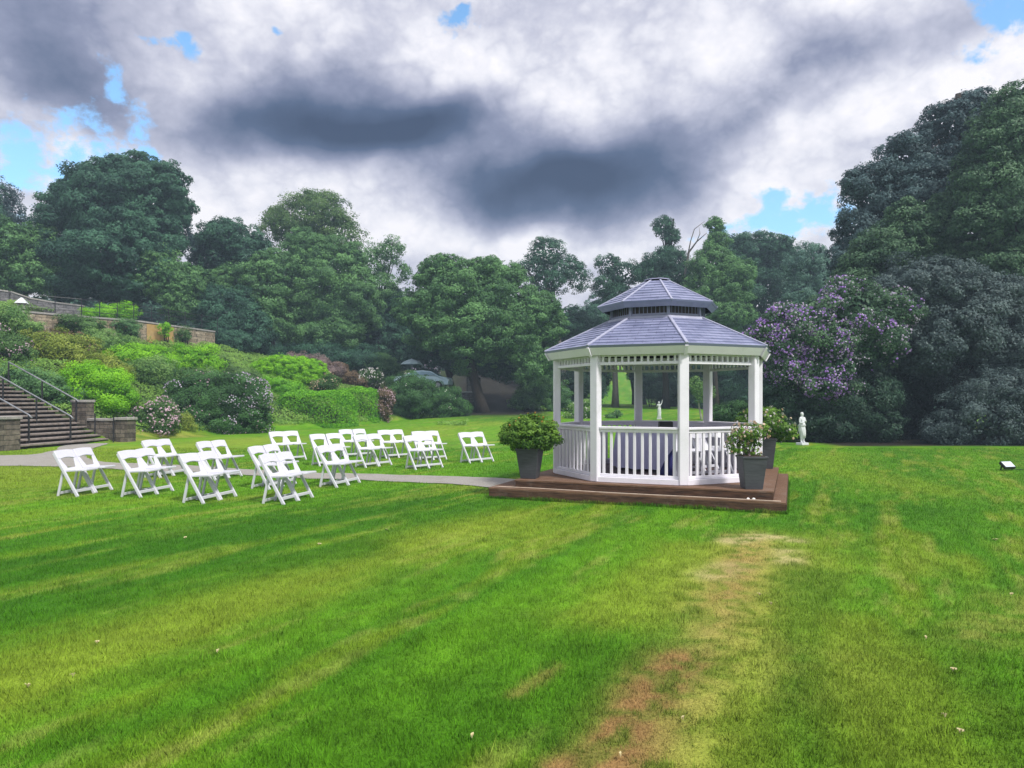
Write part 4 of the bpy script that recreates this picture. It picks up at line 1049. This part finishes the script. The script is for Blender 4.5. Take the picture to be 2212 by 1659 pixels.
sh('domed_shrub', 'large bright green domed shrub above the clipped hedge', [(620, 803, 76, 34), (585, 808, 46, 30), (660, 806, 48, 32), (625, 820, 75, 26)], L['bright'], 47, .085, 170, 28, cr=.16, rough=.12, loose=.1)
sh('heather_bush', 'pinkish brown heather behind the bright domed shrub', [(640, 776, 30, 14), (680, 784, 32, 17), (715, 800, 26, 16)], L['heather'], 51, .08, 150, 29)
sh('shrub', 'brown mounded bush in front of the squared brown hedge', [(745, 817, 34, 15), (770, 828, 22, 14)], L['brown'], 52, .08, 160, 30, cr=.2, rough=.08)
sh('flowering_shrub', 'white flowering shrub right of the brown hedge', [(802, 812, 26, 14), (790, 822, 22, 12)], L['shrub'], 52.5, .08, 150, 31, [(L['f_white'], 14, .08, fp(.55))])
sh('flowering_shrub', 'pale blossoming bush at the foot of the domed shrub', [(698, 832, 27, 13), (715, 822, 20, 12)], L['shrub'], 45.5, .075, 150, 32, [(L['f_cream'], 12, .06, fp(.45))])
sh('columnar_bush', 'narrow upright bush full of greyish pink blossom', [(833, 860, 18, 23), (833, 880, 19, 22)], L['brown'], 45.8, .07, 170, 34, [(L['f_pink'], 14, .055, fp(.6))])
sh('shrub', 'dark green spreading shrub in front of the car', [(895, 860, 62, 46), (955, 872, 52, 36), (870, 875, 40, 32), (884, 834, 44, 27)], L['deep'], 49.5, .085, 150, 35, [(L['f_white'], 3, .06, fp(.06))])
sh('shrub', 'small dark bush at the edge of the shaded slope', [(993, 885, 25, 21)], L['deep'], 49.5, .08, 150, 36)
sh('grass_tuft', 'low brown tuft at the lawn edge below the column bush', [(810, 911, 21, 7)], L['brown'], 47.0, .06, 220, 37)
sh('shrub', 'long bright green hedge top below the ochre wall patch', [(295, 775, 66, 27), (250, 785, 35, 24), (340, 780, 40, 26)], L['bright'], 39, .09, 140, 38, cr=.28, rough=.12)
sh('shrub', 'leafy green mound in front of the right wall end', [(420, 778, 50, 32), (390, 790, 40, 28), (455, 795, 30, 22)], L['bright'], 42, .09, 140, 39)
sh('shrub', 'brown twiggy bush right of the leafy mound', [(480, 790, 22, 22)], L['olive'], 43, .07, 110, 40)
sh('shrub', 'yellowish bronze spreading shrub on the upper left bank', [(130, 750, 72, 36), (180, 765, 45, 26), (90, 765, 40, 28)], L['yellow'], 35, .08, 130, 41, [(L['brown'], 12, .07, fp(.15))])
sh('flowering_shrub', 'pale flowering shrub at the left edge of the bank', [(10, 745, 48, 34), (35, 770, 38, 28), (-30, 740, 50, 40)], L['shrub'], 32.5, .08, 150, 42, [(L['f_pink'], 8, .06, fp(.4))])
sh('shrub', 'green mound below the stone lantern at the left edge', [(15, 688, 50, 26), (-40, 690, 50, 30), (60, 706, 35, 12)], L['light'], 37, .09, 120, 43)
sh('shrub', 'bluish green bush directly behind the stair rail', [(90, 838, 58, 34), (140, 858, 36, 30), (45, 820, 45, 30)], L['mid'], 29.0, .075, 170, 44)
sh('shrub', 'loose green shrub in the middle of the bank', [(300, 825, 60, 35), (350, 835, 40, 35), (330, 800, 60, 25)], L['light'], 36, .08, 120, 45)
sh('shrub', 'olive shrub between bright mounds on the bank', [(430, 820, 50, 26), (520, 820, 45, 24)], L['olive'], 40, .08, 130, 46)
sh('shrub', 'pale green bush low on the bank above the pink flowers', [(390, 860, 32, 30)], L['olive'], 35.8, .08, 140, 47)
sh('wall_ivy', 'ivy hanging over the old wall near the lantern', [(160, 697, 36, 13), (200, 708, 30, 16)], L['shrub'], 40.2, .09, 130, 48)
sh('wall_ivy', 'ivy clump spilling over the middle of the old wall', [(270, 705, 32, 13), (282, 720, 18, 16)], L['mid'], 43.2, .09, 130, 49)
sh('wall_ivy', 'bright bush growing out of the ochre wall patch', [(359, 706, 12, 12), (356, 717, 8, 9)], L['bright'], 45.0, .09, 150, 50)
sh('wall_ivy', 'thin ivy on the old wall near its right end', [(398, 724, 18, 16)], L['shrub'], 46.6, .08, 90, 51)
sh('shrub', 'hazy bright green bush behind the wall top fence', [(235, 680, 50, 20), (270, 672, 30, 18)], L['bright'], 50, .1, 90, 52)
sh('shrub', 'rough green shrub on the bank right under the old wall', [(215, 735, 40, 22), (250, 745, 40, 22)], L['light'], 39, .08, 130, 53)
sh('shrub', 'dark low bush below the trees right of the wall', [(520, 752, 55, 22), (575, 765, 40, 18)], L['dark'], 56, .1, 90, 54)
sh('shrub', 'dark green bushes hugging the end of the old wall', [(485, 735, 36, 24), (520, 742, 40, 24), (470, 715, 24, 16)], L['dark'], 51.5, .1, 110, 74)
tree('broadleaf_tree', 'dark bushy tree just right of the old wall end', 'tree', [(500, 690, 62, 62), (455, 660, 50, 40), (540, 720, 50, 45)], 54, L['dark'], .15, 60, 500, .2, seed=136)
sh('shrub', 'dark green undergrowth beneath the tall middle trees', [(700, 770, 60, 28), (770, 780, 60, 30), (640, 760, 40, 18)], L['dark'], 58, .1, 80, 55)
sh('shrub', 'green bushes left of the parasol', [(815, 785, 40, 22), (845, 800, 25, 20)], L['mid'], 58, .1, 90, 56)
sh('flowering_shrub', 'greyish flowering bush behind the parasol', [(925, 790, 35, 25)], L['grey'], 64, .1, 90, 57, [(L['f_lilac'], 6, .1, fp(.4))])
sh('shrub', 'light green bush right of the dark slope', [(1135, 815, 26, 20), (1150, 840, 30, 25)], L['mid'], 60, .1, 90, 58)
sh('shrub', 'dark bushes on the slope left of the gazebo', [(1180, 850, 45, 35), (1130, 865, 35, 20), (1210, 870, 30, 28)], L['mid'], 57, .09, 110, 59)
sh('flowering_shrub', 'white dotted border bush through the left of the gazebo', [(1270, 885, 20, 28), (1240, 893, 22, 20)], L['light'], 46, .08, 150, 60, [(L['f_white'], 6, .07, fp(.4))])
sh('shrub', 'small dark plant on the lawn seen through the gazebo', [(1333, 893, 10, 10), (1318, 899, 12, 6)], L['mid'], 46, .07, 160, 61, [(L['f_white'], 5, .06, fp(.3))])
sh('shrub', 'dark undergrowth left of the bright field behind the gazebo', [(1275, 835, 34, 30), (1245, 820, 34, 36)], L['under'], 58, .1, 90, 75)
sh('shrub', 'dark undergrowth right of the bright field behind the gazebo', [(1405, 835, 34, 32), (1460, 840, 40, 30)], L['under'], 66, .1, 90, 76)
sh('shrub', 'mid green hedge seen through the right of the gazebo', [(1580, 895, 45, 20), (1620, 893, 40, 24), (1545, 900, 25, 12)], L['deep'], 33, .08, 150, 62)

def hedge(label, px, ptop, pbot, hw, Y, depth, m, seed, leaf=.095, dens=620, flowers=None):
    c = P(px, pbot, Y); w = hw / F * Y; zt = P(px, ptop, Y).z; z0 = min(c.z, hz(c.x, Y)) - .1; H = zt - z0
    root = empty('clipped_hedge', (c.x, c.y, z0), 0, label, 'hedge'); g = np.random.default_rng(seed)
    n = int(dens * (2 * w * H * 2 + 2 * w * depth + 2 * depth * H))
    u = g.uniform(-1, 1, (n, 3)); ax = g.choice(3, n, p=np.array([depth * H, w * H * 2, w * depth * 2]) / (depth * H + 2 * w * H + 2 * w * depth)); sg = np.where(g.random(n) < .5, -1, 1)
    sg = np.where(ax == 2, 1, sg); u[np.arange(n), ax] = sg
    q = 5.; r_ = (np.abs(u) ** q).sum(1) ** (1 / q); v = u / r_[:, None]          # superellipsoid: flat faces, rounded corners
    nr = unit(np.sign(v) * np.abs(v) ** (q - 1) / np.array([w, depth / 2, H]) + 1e-9)
    P0 = v * np.array([w, depth / 2, H]); P0[:, 2] = np.maximum(P0[:, 2], g.uniform(0, .3, n))
    lump = (fbm(P0[:, 0] * 1.6 + 9, P0[:, 2] * 1.6 + P0[:, 1], seed, 3) - .5)
    P0 = P0 + nr * (lump * .28 - .22 * g.random(n) ** 1.5 + .05)[:, None]
    o = fastmesh('foliage', leafverts(P0, unit(nr + g.normal(size=(n, 3)) * .5), leaf, g), 4, m, root, np.clip(.3 + lump * .8 + g.uniform(-.3, .6, n), 0, 1))
    b = B(); gg = random.Random(seed)
    for i in range(8): x = gg.uniform(-.8, .8) * w; b.tube([(x, 0, -.2), (x + gg.uniform(-.2, .2), gg.uniform(-.2, .2), H * .6)], [.04, .015], 5)
    b.bar((-w * .8, 0, .02), (w * .8, 0, .02), .05, .05); b.done('stems', M['bark'], root); return root
hedge('long clipped hedge with bright flat top behind the lone chairs', 684, 846, 922, 84, 41.5, 2.6, L['hedge'], 26)
hedge('short clipped hedge beside the grey pink column bush', 776, 838, 908, 46, 45.6, 2.4, L['hedge'], 33)
hedge('brown squared hedge beyond the heather', 733, 785, 806, 19, 52.2, 1.8, L['brown'], 30)

# ------------------------------------------------------------------ TREES
tree('broadleaf_tree', 'massive dark rounded tree standing on the upper terrace at left', 'tree', [(250, 450, 115, 100), (145, 500, 65, 90), (320, 430, 75, 75), (250, 560, 140, 80), (180, 420, 50, 50), (250, 385, 75, 42), (345, 520, 50, 80), (160, 600, 90, 55), (290, 620, 70, 40)], 54, L['dark'], .19, 62, 255, .5, seed=101, limbs=14)
tree('lacy_tree', 'thin lacy tree right behind the massive dark tree', 'tree', [(378, 455, 30, 50), (392, 510, 22, 45), (350, 420, 22, 26)], 57, L['blue'], .16, 26, 372, .2, seed=102, fill=.25, rough=.5, loose=.5)
tree('lacy_tree', 'sparse bluish tree cut by the left edge of the photo', 'tree', [(8, 430, 34, 42), (25, 470, 34, 34), (-15, 480, 60, 50)], 60, L['blue'], .16, 30, 5, .22, seed=103, fill=.35, rough=.45, loose=.5)
tree('broadleaf_tree', 'lighter green tree at the left edge above the terrace wall', 'tree', [(35, 540, 70, 62), (70, 590, 60, 50), (-10, 590, 60, 60), (80, 515, 40, 34)], 52, L['mid'], .17, 55, 40, .25, seed=104)
tree('broadleaf_tree', 'pale green feathery tree between the massive and the middle trees', 'tree', [(355, 600, 62, 50), (400, 615, 40, 45), (345, 560, 40, 32), (390, 660, 45, 40)], 53, L['mid'], .16, 55, 365, .18, seed=105, rough=.4)
tree('broadleaf_tree', 'dark flat topped tree left of the tall middle tree', 'tree', [(500, 520, 68, 44), (460, 560, 50, 50), (535, 560, 60, 60), (445, 530, 30, 26)], 60, L['dark'], .18, 55, 500, .3, seed=106)
tree('broadleaf_tree', 'tall tree with loose leafy top in the middle left', 'tree', [(680, 470, 82, 48), (640, 500, 70, 50), (735, 510, 50, 50), (600, 470, 26, 22), (685, 440, 50, 26)], 66, L['olive'], .17, 42, 690, .35, seed=107, fill=.25, rough=.5, loose=.7)
tree('broadleaf_tree', 'green tree with pale bare trunk below in the middle left', 'tree', [(545, 650, 75, 80), (500, 620, 50, 50), (590, 600, 50, 60), (560, 700, 70, 45)], 57, L['mid'], .17, 58, 590, .2, 'greybark', seed=108)
tree('broadleaf_tree', 'broad mid green tree right of the tall middle tree', 'tree', [(710, 600, 85, 85), (660, 570, 60, 60), (750, 660, 75, 75), (650, 670, 70, 70), (700, 730, 90, 40)], 60, L['mid'], .17, 58, 700, .3, seed=109)
tree('lacy_tree', 'slender sparse tree standing against the bright cloud', 'tree', [(800, 570, 38, 48), (845, 545, 26, 36), (820, 620, 40, 40), (872, 590, 14, 24)], 63, L['mid'], .15, 32, 815, .16, seed=110, fill=.25, rough=.5, loose=.7)
tree('broadleaf_tree', 'shadowy tree filling the gap left of the round tree', 'tree', [(835, 690, 60, 75), (850, 750, 60, 45), (800, 730, 50, 55)], 65, L['dark'], .18, 55, 835, .3, seed=111)
tree('round_tree', 'large round green tree left of the gazebo', 'tree', [(1000, 640, 95, 78), (930, 690, 60, 75), (1075, 650, 85, 75), (1130, 700, 80, 80), (1020, 720, 110, 75), (1150, 770, 55, 55), (950, 600, 50, 40), (1060, 590, 60, 32)], 54, L['mid'], .17, 62, 1045, .45, seed=112, limbs=14)
tree('broadleaf_tree', 'dark lower tree shading the slope left of the gazebo', 'tree', [(940, 765, 55, 36), (1030, 780, 70, 32), (1110, 790, 60, 34)], 57, L['dark'], .16, 58, 985, .3, seed=113)
tree('pine_tree', 'open pine with bare pole trunk left of the gazebo roof', 'pine', [(1180, 548, 42, 30), (1150, 580, 40, 26), (1215, 580, 34, 30), (1185, 610, 44, 28), (1165, 525, 14, 14), (1245, 600, 30, 34)], 62, L['dark'], .14, 42, 1224, .28, 'greybark', seed=114, fill=.35, rough=.45, loose=.4)
tree('pine_tree', 'ragged dark pine above the left side of the gazebo roof', 'pine', [(1315, 570, 28, 24), (1350, 590, 40, 26), (1310, 615, 40, 26), (1345, 640, 50, 30)], 64, L['dark'], .14, 42, 1330, .3, 'greybark', seed=115, fill=.35, rough=.45, loose=.4)
tree('pine_tree', 'tallest dark pine with a separate top tuft behind the gazebo', 'pine', [(1432, 490, 24, 22), (1450, 512, 20, 16), (1440, 565, 52, 32), (1410, 590, 40, 30), (1460, 600, 50, 40), (1430, 640, 60, 40)], 62, L['dark'], .14, 55, 1440, .3, seed=116, rough=.4, loose=.4)
tree('broadleaf_tree', 'green tree with small top tuft right of the gazebo roof', 'tree', [(1543, 488, 22, 16), (1550, 520, 26, 22), (1535, 575, 50, 40), (1575, 620, 55, 55), (1520, 630, 45, 50), (1560, 680, 60, 45)], 58, L['mid'], .15, 60, 1550, .25, seed=117)
tree('broadleaf_tree', 'dark spreading tree behind the lilac flowering shrub', 'tree', [(1640, 545, 65, 42), (1600, 590, 55, 50), (1690, 575, 60, 48), (1650, 640, 90, 60), (1600, 540, 40, 28)], 66, L['dark'], .17, 55, 1650, .35, seed=118)
tree('broadleaf_tree', 'pale teal tree beside the great dark tree on the right', 'tree', [(1745, 570, 46, 46), (1775, 610, 40, 50), (1735, 640, 45, 40)], 60, L['teal'], .15, 48, 1750, .22, seed=119, rough=.35, loose=.3)
tree('broadleaf_tree', 'shadowed tree filling behind the left gazebo posts', 'tree', [(1250, 730, 60, 70), (1210, 790, 50, 50), (1280, 780, 50, 60)], 68, L['dark'], .18, 55, 1255, .3, seed=120)
tree('broadleaf_tree', 'dark tree with thick trunk behind the gazebo centre', 'tree', [(1400, 720, 90, 80), (1460, 760, 80, 70), (1390, 790, 36, 60), (1450, 820, 60, 40)], 70, L['dark'], .18, 55, 1440, .85, seed=121)
tree('broadleaf_tree', 'dark leafy tree behind the right gazebo posts', 'tree', [(1560, 770, 80, 80), (1630, 780, 70, 80), (1690, 740, 60, 80), (1590, 840, 80, 40)], 66, L['dark'], .18, 55, 1600, .4, seed=122)
tree('broadleaf_tree', 'thick dark trunked tree left of centre through the gazebo', 'tree', [(1310, 690, 60, 60), (1300, 760, 40, 50), (1360, 760, 45, 30)], 74, L['dark'], .18, 55, 1383, .65, seed=123)
tree('young_tree', 'young tree with thin pale trunk seen through the gazebo', 'tree', [(1520, 850, 24, 22), (1505, 830, 16, 16)], 44, L['light'], .1, 60, 1519, .07, 'palebark', seed=124, loose=.5, limbs=5)
tree('broadleaf_tree', 'great dark blue green tree towering at the right', 'tree', [(1900, 420, 75, 65), (1960, 340, 62, 56), (2050, 270, 66, 50), (1860, 500, 60, 60), (1880, 590, 78, 70), (2000, 440, 110, 95), (1836, 395, 22, 26), (1990, 540, 110, 80), (1822, 560, 30, 40), (2100, 235, 50, 36), (2060, 380, 90, 80)], 34, L['blue'], .125, 105, 1990, .5, seed=125, limbs=16, rough=.35, loose=.4)
tree('broadleaf_tree', 'teal green tree in front of the great dark tree', 'tree', [(1890, 570, 66, 60), (1960, 500, 66, 60), (1925, 540, 70, 50), (1850, 610, 46, 44), (2030, 560, 66, 60), (2040, 470, 56, 50)], 31.5, L['edge'], .115, 105, 1940, .3, seed=135, rough=.3)
tree('broadleaf_tree', 'tall green sunlit tree at the right edge of the photo', 'tree', [(2170, 300, 80, 90), (2140, 400, 80, 80), (2200, 470, 90, 110), (2110, 480, 60, 60), (2240, 250, 60, 60), (2180, 600, 90, 70)], 30, L['edge'], .12, 115, 2200, .4, seed=126, rough=.35)
tree('broadleaf_tree', 'grey green drooping tree above the dark hollow at right', 'tree', [(2000, 620, 110, 66), (1930, 670, 80, 60), (2090, 690, 110, 90), (2180, 760, 90, 100), (2020, 740, 130, 85), (1900, 740, 70, 70), (2140, 640, 70, 50)], 28.5, L['grey'], .105, 135, 2080, .4, seed=127, limbs=14, rough=.35)
tree('rhododendron', 'huge rhododendron covered in purple flowers right of the gazebo', 'shrub', [(1765, 715, 88, 84), (1700, 735, 66, 60), (1840, 680, 85, 68), (1650, 718, 40, 24), (1870, 740, 90, 85), (1760, 790, 80, 60), (1700, 795, 50, 40), (1910, 675, 70, 55), (1780, 840, 70, 40)], 27.5, L['edge'], .09, 160, 1790, .14, seed=128, fname='foliage', limbs=12,
     flowers=[(L['f_purple'], 11, .065, lambda p, d: .8 if p[0] < .3 and p[2] < 5.0 else .15), (L['f_lilac'], 7, .055, lambda p, d: .85 if p[0] < 1.2 else .45)])
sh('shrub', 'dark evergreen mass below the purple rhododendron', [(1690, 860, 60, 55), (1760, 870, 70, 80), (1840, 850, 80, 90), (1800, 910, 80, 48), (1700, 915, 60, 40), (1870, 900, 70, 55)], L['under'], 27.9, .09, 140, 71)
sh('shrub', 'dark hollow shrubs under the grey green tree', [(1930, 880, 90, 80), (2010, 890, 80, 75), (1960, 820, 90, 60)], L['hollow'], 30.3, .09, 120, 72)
sh('shrub', 'dark green bushes at the lawn edge on the far right', [(2110, 905, 90, 58), (2200, 900, 80, 70), (2050, 930, 50, 36), (2160, 850, 90, 50)], L['grey'], 26.3, .085, 150, 73)
tree('broadleaf_tree', 'dark tree just outside the right edge behind the green one', 'tree', [(2420, 420, 150, 160), (2500, 640, 170, 160), (2380, 760, 110, 110), (2330, 600, 80, 90)], 31, L['dark'], .14, 60, 2420, .4, seed=137)
tree('broadleaf_tree', 'dark tree at the left edge behind the terrace wall', 'tree', [(-150, 470, 130, 120), (-100, 590, 120, 70)], 55, L['dark'], .18, 50, -140, .4, seed=138)
# dead branch
db = empty('bare_branch', P(1510, 640, 59), 0, 'leafless forked branch rising beside the tallest pine', 'branch'); o0 = Vector(db.location)
b = B(); p = lambda x, y: P(x, y, 59) - o0
b.tube([p(1478, 640), p(1480, 590), p(1488, 545), p(1505, 522), p(1527, 503)], [.12, .10, .085, .06, .02], 7)
b.tube([p(1484, 560), p(1492, 520), p(1500, 495), p(1522, 478)], [.06, .045, .035, .012], 6); b.tube([p(1505, 522), p(1512, 505), p(1510, 490)], [.04, .03, .01], 5)
b.done('branch', M['greybark'], db, smooth=True)
# woodland far behind
def far_wood():
    g = random.Random(77); lob = []
    for i in range(46):
        px = -150 + 2500 * i / 45 + g.uniform(-20, 20); Y = g.uniform(80, 92)
        if 1245 < px < 1425: continue
        X = (px - CX) / F * Y; z = hz(X, Y)
        for k in range(2):
            r_ = g.uniform(3.2, 4.6); lob.append(((X + g.uniform(-2, 2), Y, z + 1.8 + k * 4.0 + g.uniform(-.5, .5)), (r_, r_, r_ * .85)))
    foliage_obj, _ = foliage('woodland', lob, L['dark'], .34, 11, None, 78)
    tag(foliage_obj, 'dark belt of woodland closing the view behind the garden trees', 'woodland', kind='stuff')
far_wood()

# ------------------------------------------------------------------ SKY
SUN_EL, SUN_AZ = 52, 140            # azimuth measured clockwise from +Y (the view direction): behind the camera to its right
W = bpy.data.worlds.new('World'); S.world = W; W.use_nodes = True; nt = W.node_tree
bg = nt.nodes['Background']; bg.inputs['Strength'].default_value = .11
sky = N(nt, 'ShaderNodeTexSky', sky_type='NISHITA'); sky.sun_disc = False; sky.sun_elevation = R(SUN_EL); sky.sun_rotation = R(SUN_AZ)
tc = N(nt, 'ShaderNodeTexCoord'); sp = N(nt, 'ShaderNodeSeparateXYZ'); nt.links.new(tc.outputs['Generated'], sp.inputs[0])
def mth(op, a, b=None, clamp=False):
    n = N(nt, 'ShaderNodeMath', operation=op); n.use_clamp = clamp
    for i, v in enumerate((a, b)):
        if v is None: continue
        if isinstance(v, (int, float)): n.inputs[i].default_value = v
        else: nt.links.new(v, n.inputs[i])
    return n.outputs[0]
az = mth('ARCTAN2', sp.outputs[0], sp.outputs[1]); el = mth('ARCSINE', sp.outputs[2])
cb = N(nt, 'ShaderNodeCombineXYZ'); nt.links.new(az, cb.inputs[0]); nt.links.new(el, cb.inputs[1])
def noise(scale, detail, rough, vec=None, stretch=None, dist=0.):
    v = vec or cb.outputs[0]
    if stretch:
        mp = N(nt, 'ShaderNodeMapping'); mp.inputs['Scale'].default_value = stretch; nt.links.new(v, mp.inputs[0]); v = mp.outputs[0]
    n = N(nt, 'ShaderNodeTexNoise', inp={'Scale': scale, 'Detail': detail, 'Roughness': rough, 'Distortion': dist}); nt.links.new(v, n.inputs['Vector']); return n
def warp(scale, amt, detail=3, base=None):
    n = noise(scale, detail, .55)
    s_ = N(nt, 'ShaderNodeVectorMath', operation='SUBTRACT'); nt.links.new(n.outputs['Color'], s_.inputs[0]); s_.inputs[1].default_value = (.5, .5, .5)
    m_ = N(nt, 'ShaderNodeVectorMath', operation='SCALE'); nt.links.new(s_.outputs[0], m_.inputs[0]); m_.inputs['Scale'].default_value = amt
    a_ = N(nt, 'ShaderNodeVectorMath', operation='ADD'); nt.links.new(m_.outputs[0], a_.inputs[0]); nt.links.new(base or cb.outputs[0], a_.inputs[1]); return a_.outputs[0]
soft = warp(3.2, .16, 3); sharp = warp(14, .05, 6, warp(4, .14, 2))
def A_(px, py): return math.atan((px - CX) / F), math.atan((HY - py) / math.hypot(F, px - CX))
def blob(px, py, rx, ry, rot, vec, hard=0.):
    a, e = A_(px, py); mp = N(nt, 'ShaderNodeMapping', vector_type='TEXTURE')
    ca = math.cos(a)
    mp.inputs['Location'].default_value = (a, e, 0); mp.inputs['Rotation'].default_value = (0, 0, R(rot)); mp.inputs['Scale'].default_value = (rx / F * ca, ry / F * ca, 1)
    nt.links.new(vec, mp.inputs[0]); ln_ = N(nt, 'ShaderNodeVectorMath', operation='LENGTH'); nt.links.new(mp.outputs[0], ln_.inputs[0])
    mr = N(nt, 'ShaderNodeMapRange', interpolation_type='SMOOTHSTEP'); mr.inputs[1].default_value = 1; mr.inputs[2].default_value = hard; mr.inputs[3].default_value = 0; mr.inputs[4].default_value = 1
    nt.links.new(ln_.outputs['Value'], mr.inputs[0]); return mr.outputs[0]
big = noise(3.0, 7, .56, soft, (1, 1.5, 1), .3).outputs[0]; fine = noise(9, 9, .60, None, (1, 1.3, 1), .1).outputs[0]
val = mth('ADD', mth('MULTIPLY', mth('SUBTRACT', big, .5), .55), mth('MULTIPLY', mth('SUBTRACT', fine, .5), .36))
val = mth('ADD', val, .87)
for (px, py, rx, ry, rot, amt) in [
    (760, 285, 560, 150, 4, -.52), (720, 300, 400, 85, 3, -.38), (980, 250, 230, 75, 22, -.22), (1250, 385, 480, 120, 5, -.50), (1210, 395, 330, 75, 3, -.30),
    (1260, 460, 420, 105, 0, -.44), (1480, 440, 200, 90, 20, -.16), (1000, 330, 420, 120, 8, -.16), (1470, 300, 260, 120, 20, -.22), (120, 90, 380, 260, -8, -.40), (140, 190, 200, 100, -10, -.20), (640, 130, 260, 110, -5, -.14),
    (1700, 170, 300, 120, 28, -.22), (1960, 60, 380, 110, 12, -.22), (820, 190, 200, 70, 0, -.08), (980, 420, 220, 70, 0, -.10), (1100, 20, 420, 70, 0, -.06),
    (350, 190, 180, 100, 0, .18), (560, 60, 260, 90, 0, .12), (1050, 110, 230, 130, 10, .18), (1290, 160, 200, 110, 20, .14), (1650, 420, 210, 170, 30, .26), (1560, 250, 160, 70, 35, .14), (2120, 150, 200, 120, 20, .24),
    (560, 470, 330, 110, 0, .20), (170, 360, 160, 120, 0, .18), (1130, 530, 260, 55, 0, .38), (860, 520, 200, 60, 0, .2), (1880, 240, 240, 90, 25, .14), (700, 400, 260, 60, 0, .12)]:
    val = mth('ADD', val, mth('MULTIPLY', blob(px, py, rx, ry, rot, soft), amt))
bn = noise(5.0, 8, .55, None, (1, 1.4, 1), .1).outputs[0]; bn2 = noise(15, 8, .55, None, (1, 1.3, 1), .1).outputs[0]
bil = mth('ADD', mth('MULTIPLY', mth('ABSOLUTE', mth('SUBTRACT', mth('MULTIPLY', bn, 2.), 1.)), .70), mth('MULTIPLY', mth('ABSOLUTE', mth('SUBTRACT', mth('MULTIPLY', bn2, 2.), 1.)), .40))
val = mth('ADD', val, mth('MULTIPLY', mth('SUBTRACT', bil, .20), mth('MAXIMUM', val, .12)))
ccol = ramp(nt, mth('MAXIMUM', mth('MINIMUM', val, 1.), 0.), [(.0, (.036, .058, .120)), (.22, (.075, .110, .20)), (.45, (.24, .265, .385)), (.68, (.52, .53, .64)), (.85, (.75, .75, .82)), (1., (.90, .88, .92))])
gap = None
for (px, py, rx, ry, rot) in [(30, 370, 150, 95, 15), (306, 302, 30, 52, -15), (330, 345, 34, 18, 0), (408, 100, 34, 34, -40), (275, 215, 20, 30, 0), (360, 112, 46, 14, 10), (1725, 478, 130, 46, 12), (2205, 40, 60, 80, 40), (985, 65, 40, 14, 5), (895, 3, 24, 14, 0), (590, 62, 22, 14, 0), (90, 400, 100, 60, 0), (1640, 505, 100, 26, 0)]:
    g_ = blob(px, py, rx * 1.9, ry * 1.9, rot, sharp, 0); gap = g_ if gap is None else mth('MAXIMUM', gap, g_)
gfine = noise(16, 9, .62, None, (1, 1.2, 1)).outputs[0]
gv = mth('ADD', gap, mth('MULTIPLY', mth('SUBTRACT', gfine, .5), 3.4))
mr = N(nt, 'ShaderNodeMapRange', interpolation_type='SMOOTHSTEP'); mr.inputs[1].default_value = .42; mr.inputs[2].default_value = .95; nt.links.new(mth('MULTIPLY', gv, mth('GREATER_THAN', gap, .02)), mr.inputs[0])
mixc = N(nt, 'ShaderNodeMix', data_type='RGBA'); sc_ = N(nt, 'ShaderNodeMix', data_type='RGBA', blend_type='MULTIPLY'); sc_.inputs[0].default_value = 1; sc_.inputs[7].default_value = (10, 10, 10, 1)
nt.links.new(ccol, sc_.inputs[6])
skm = N(nt, 'ShaderNodeMix', data_type='RGBA', blend_type='MULTIPLY'); skm.inputs[0].default_value = 1; skm.inputs[7].default_value = (1.7, 2.3, 2.5, 1); nt.links.new(sky.outputs[0], skm.inputs[6])
nt.links.new(mr.outputs[0], mixc.inputs[0]); nt.links.new(sc_.outputs[2], mixc.inputs[6]); nt.links.new(skm.outputs[2], mixc.inputs[7])
nt.links.new(mixc.outputs[2], bg.inputs['Color'])
W.cycles.sampling_method = 'MANUAL'; W.cycles.sample_map_resolution = 512

sd = bpy.data.lights.new('sun', 'SUN'); sd.energy = 4.2; sd.angle = R(8); sd.color = (1, .96, .90)
so = link(bpy.data.objects.new('sun', sd)); a_, e_ = R(SUN_AZ), R(SUN_EL)
so.rotation_euler = Vector((math.sin(a_) * math.cos(e_), math.cos(a_) * math.cos(e_), math.sin(e_))).to_track_quat('Z', 'Y').to_euler()

# haze
b = B(); b.box((0, 62, 14), (330, 150, 34)); m = bpy.data.materials.new('haze_air'); m.use_nodes = True; nh = m.node_tree; nh.nodes.clear()
oo = nh.nodes.new('ShaderNodeOutputMaterial'); pv = nh.nodes.new('ShaderNodeVolumePrincipled'); pv.inputs['Color'].default_value = (.62, .82, 1, 1); pv.inputs['Density'].default_value = .0016; pv.inputs['Anisotropy'].default_value = .2
nh.links.new(pv.outputs[0], oo.inputs['Volume'])
HAZE = True
if HAZE: tag(b.done('haze', m), 'thin bluish haze hanging in front of the trees', 'haze', kind='stuff')

cam = bpy.data.cameras.new('camera'); cam.sensor_width = 36; cam.lens = 36 * F / 2212; cam.shift_y = 32.1 / 2212; cam.clip_end = 2000; cam.clip_start = .05
co = link(bpy.data.objects.new('camera', cam)); co.location = (0, 0, EYE); co.rotation_euler = (R(90), 0, 0); S.camera = co
S.view_settings.view_transform = 'Standard'; S.view_settings.look = 'None'; S.view_settings.exposure = .1; S.view_settings.gamma = 1
S.cycles.max_bounces = 6; S.cycles.diffuse_bounces = 3; S.cycles.transmission_bounces = 4; S.cycles.volume_bounces = 0; S.cycles.transparent_max_bounces = 4
S.cycles.use_denoising = True
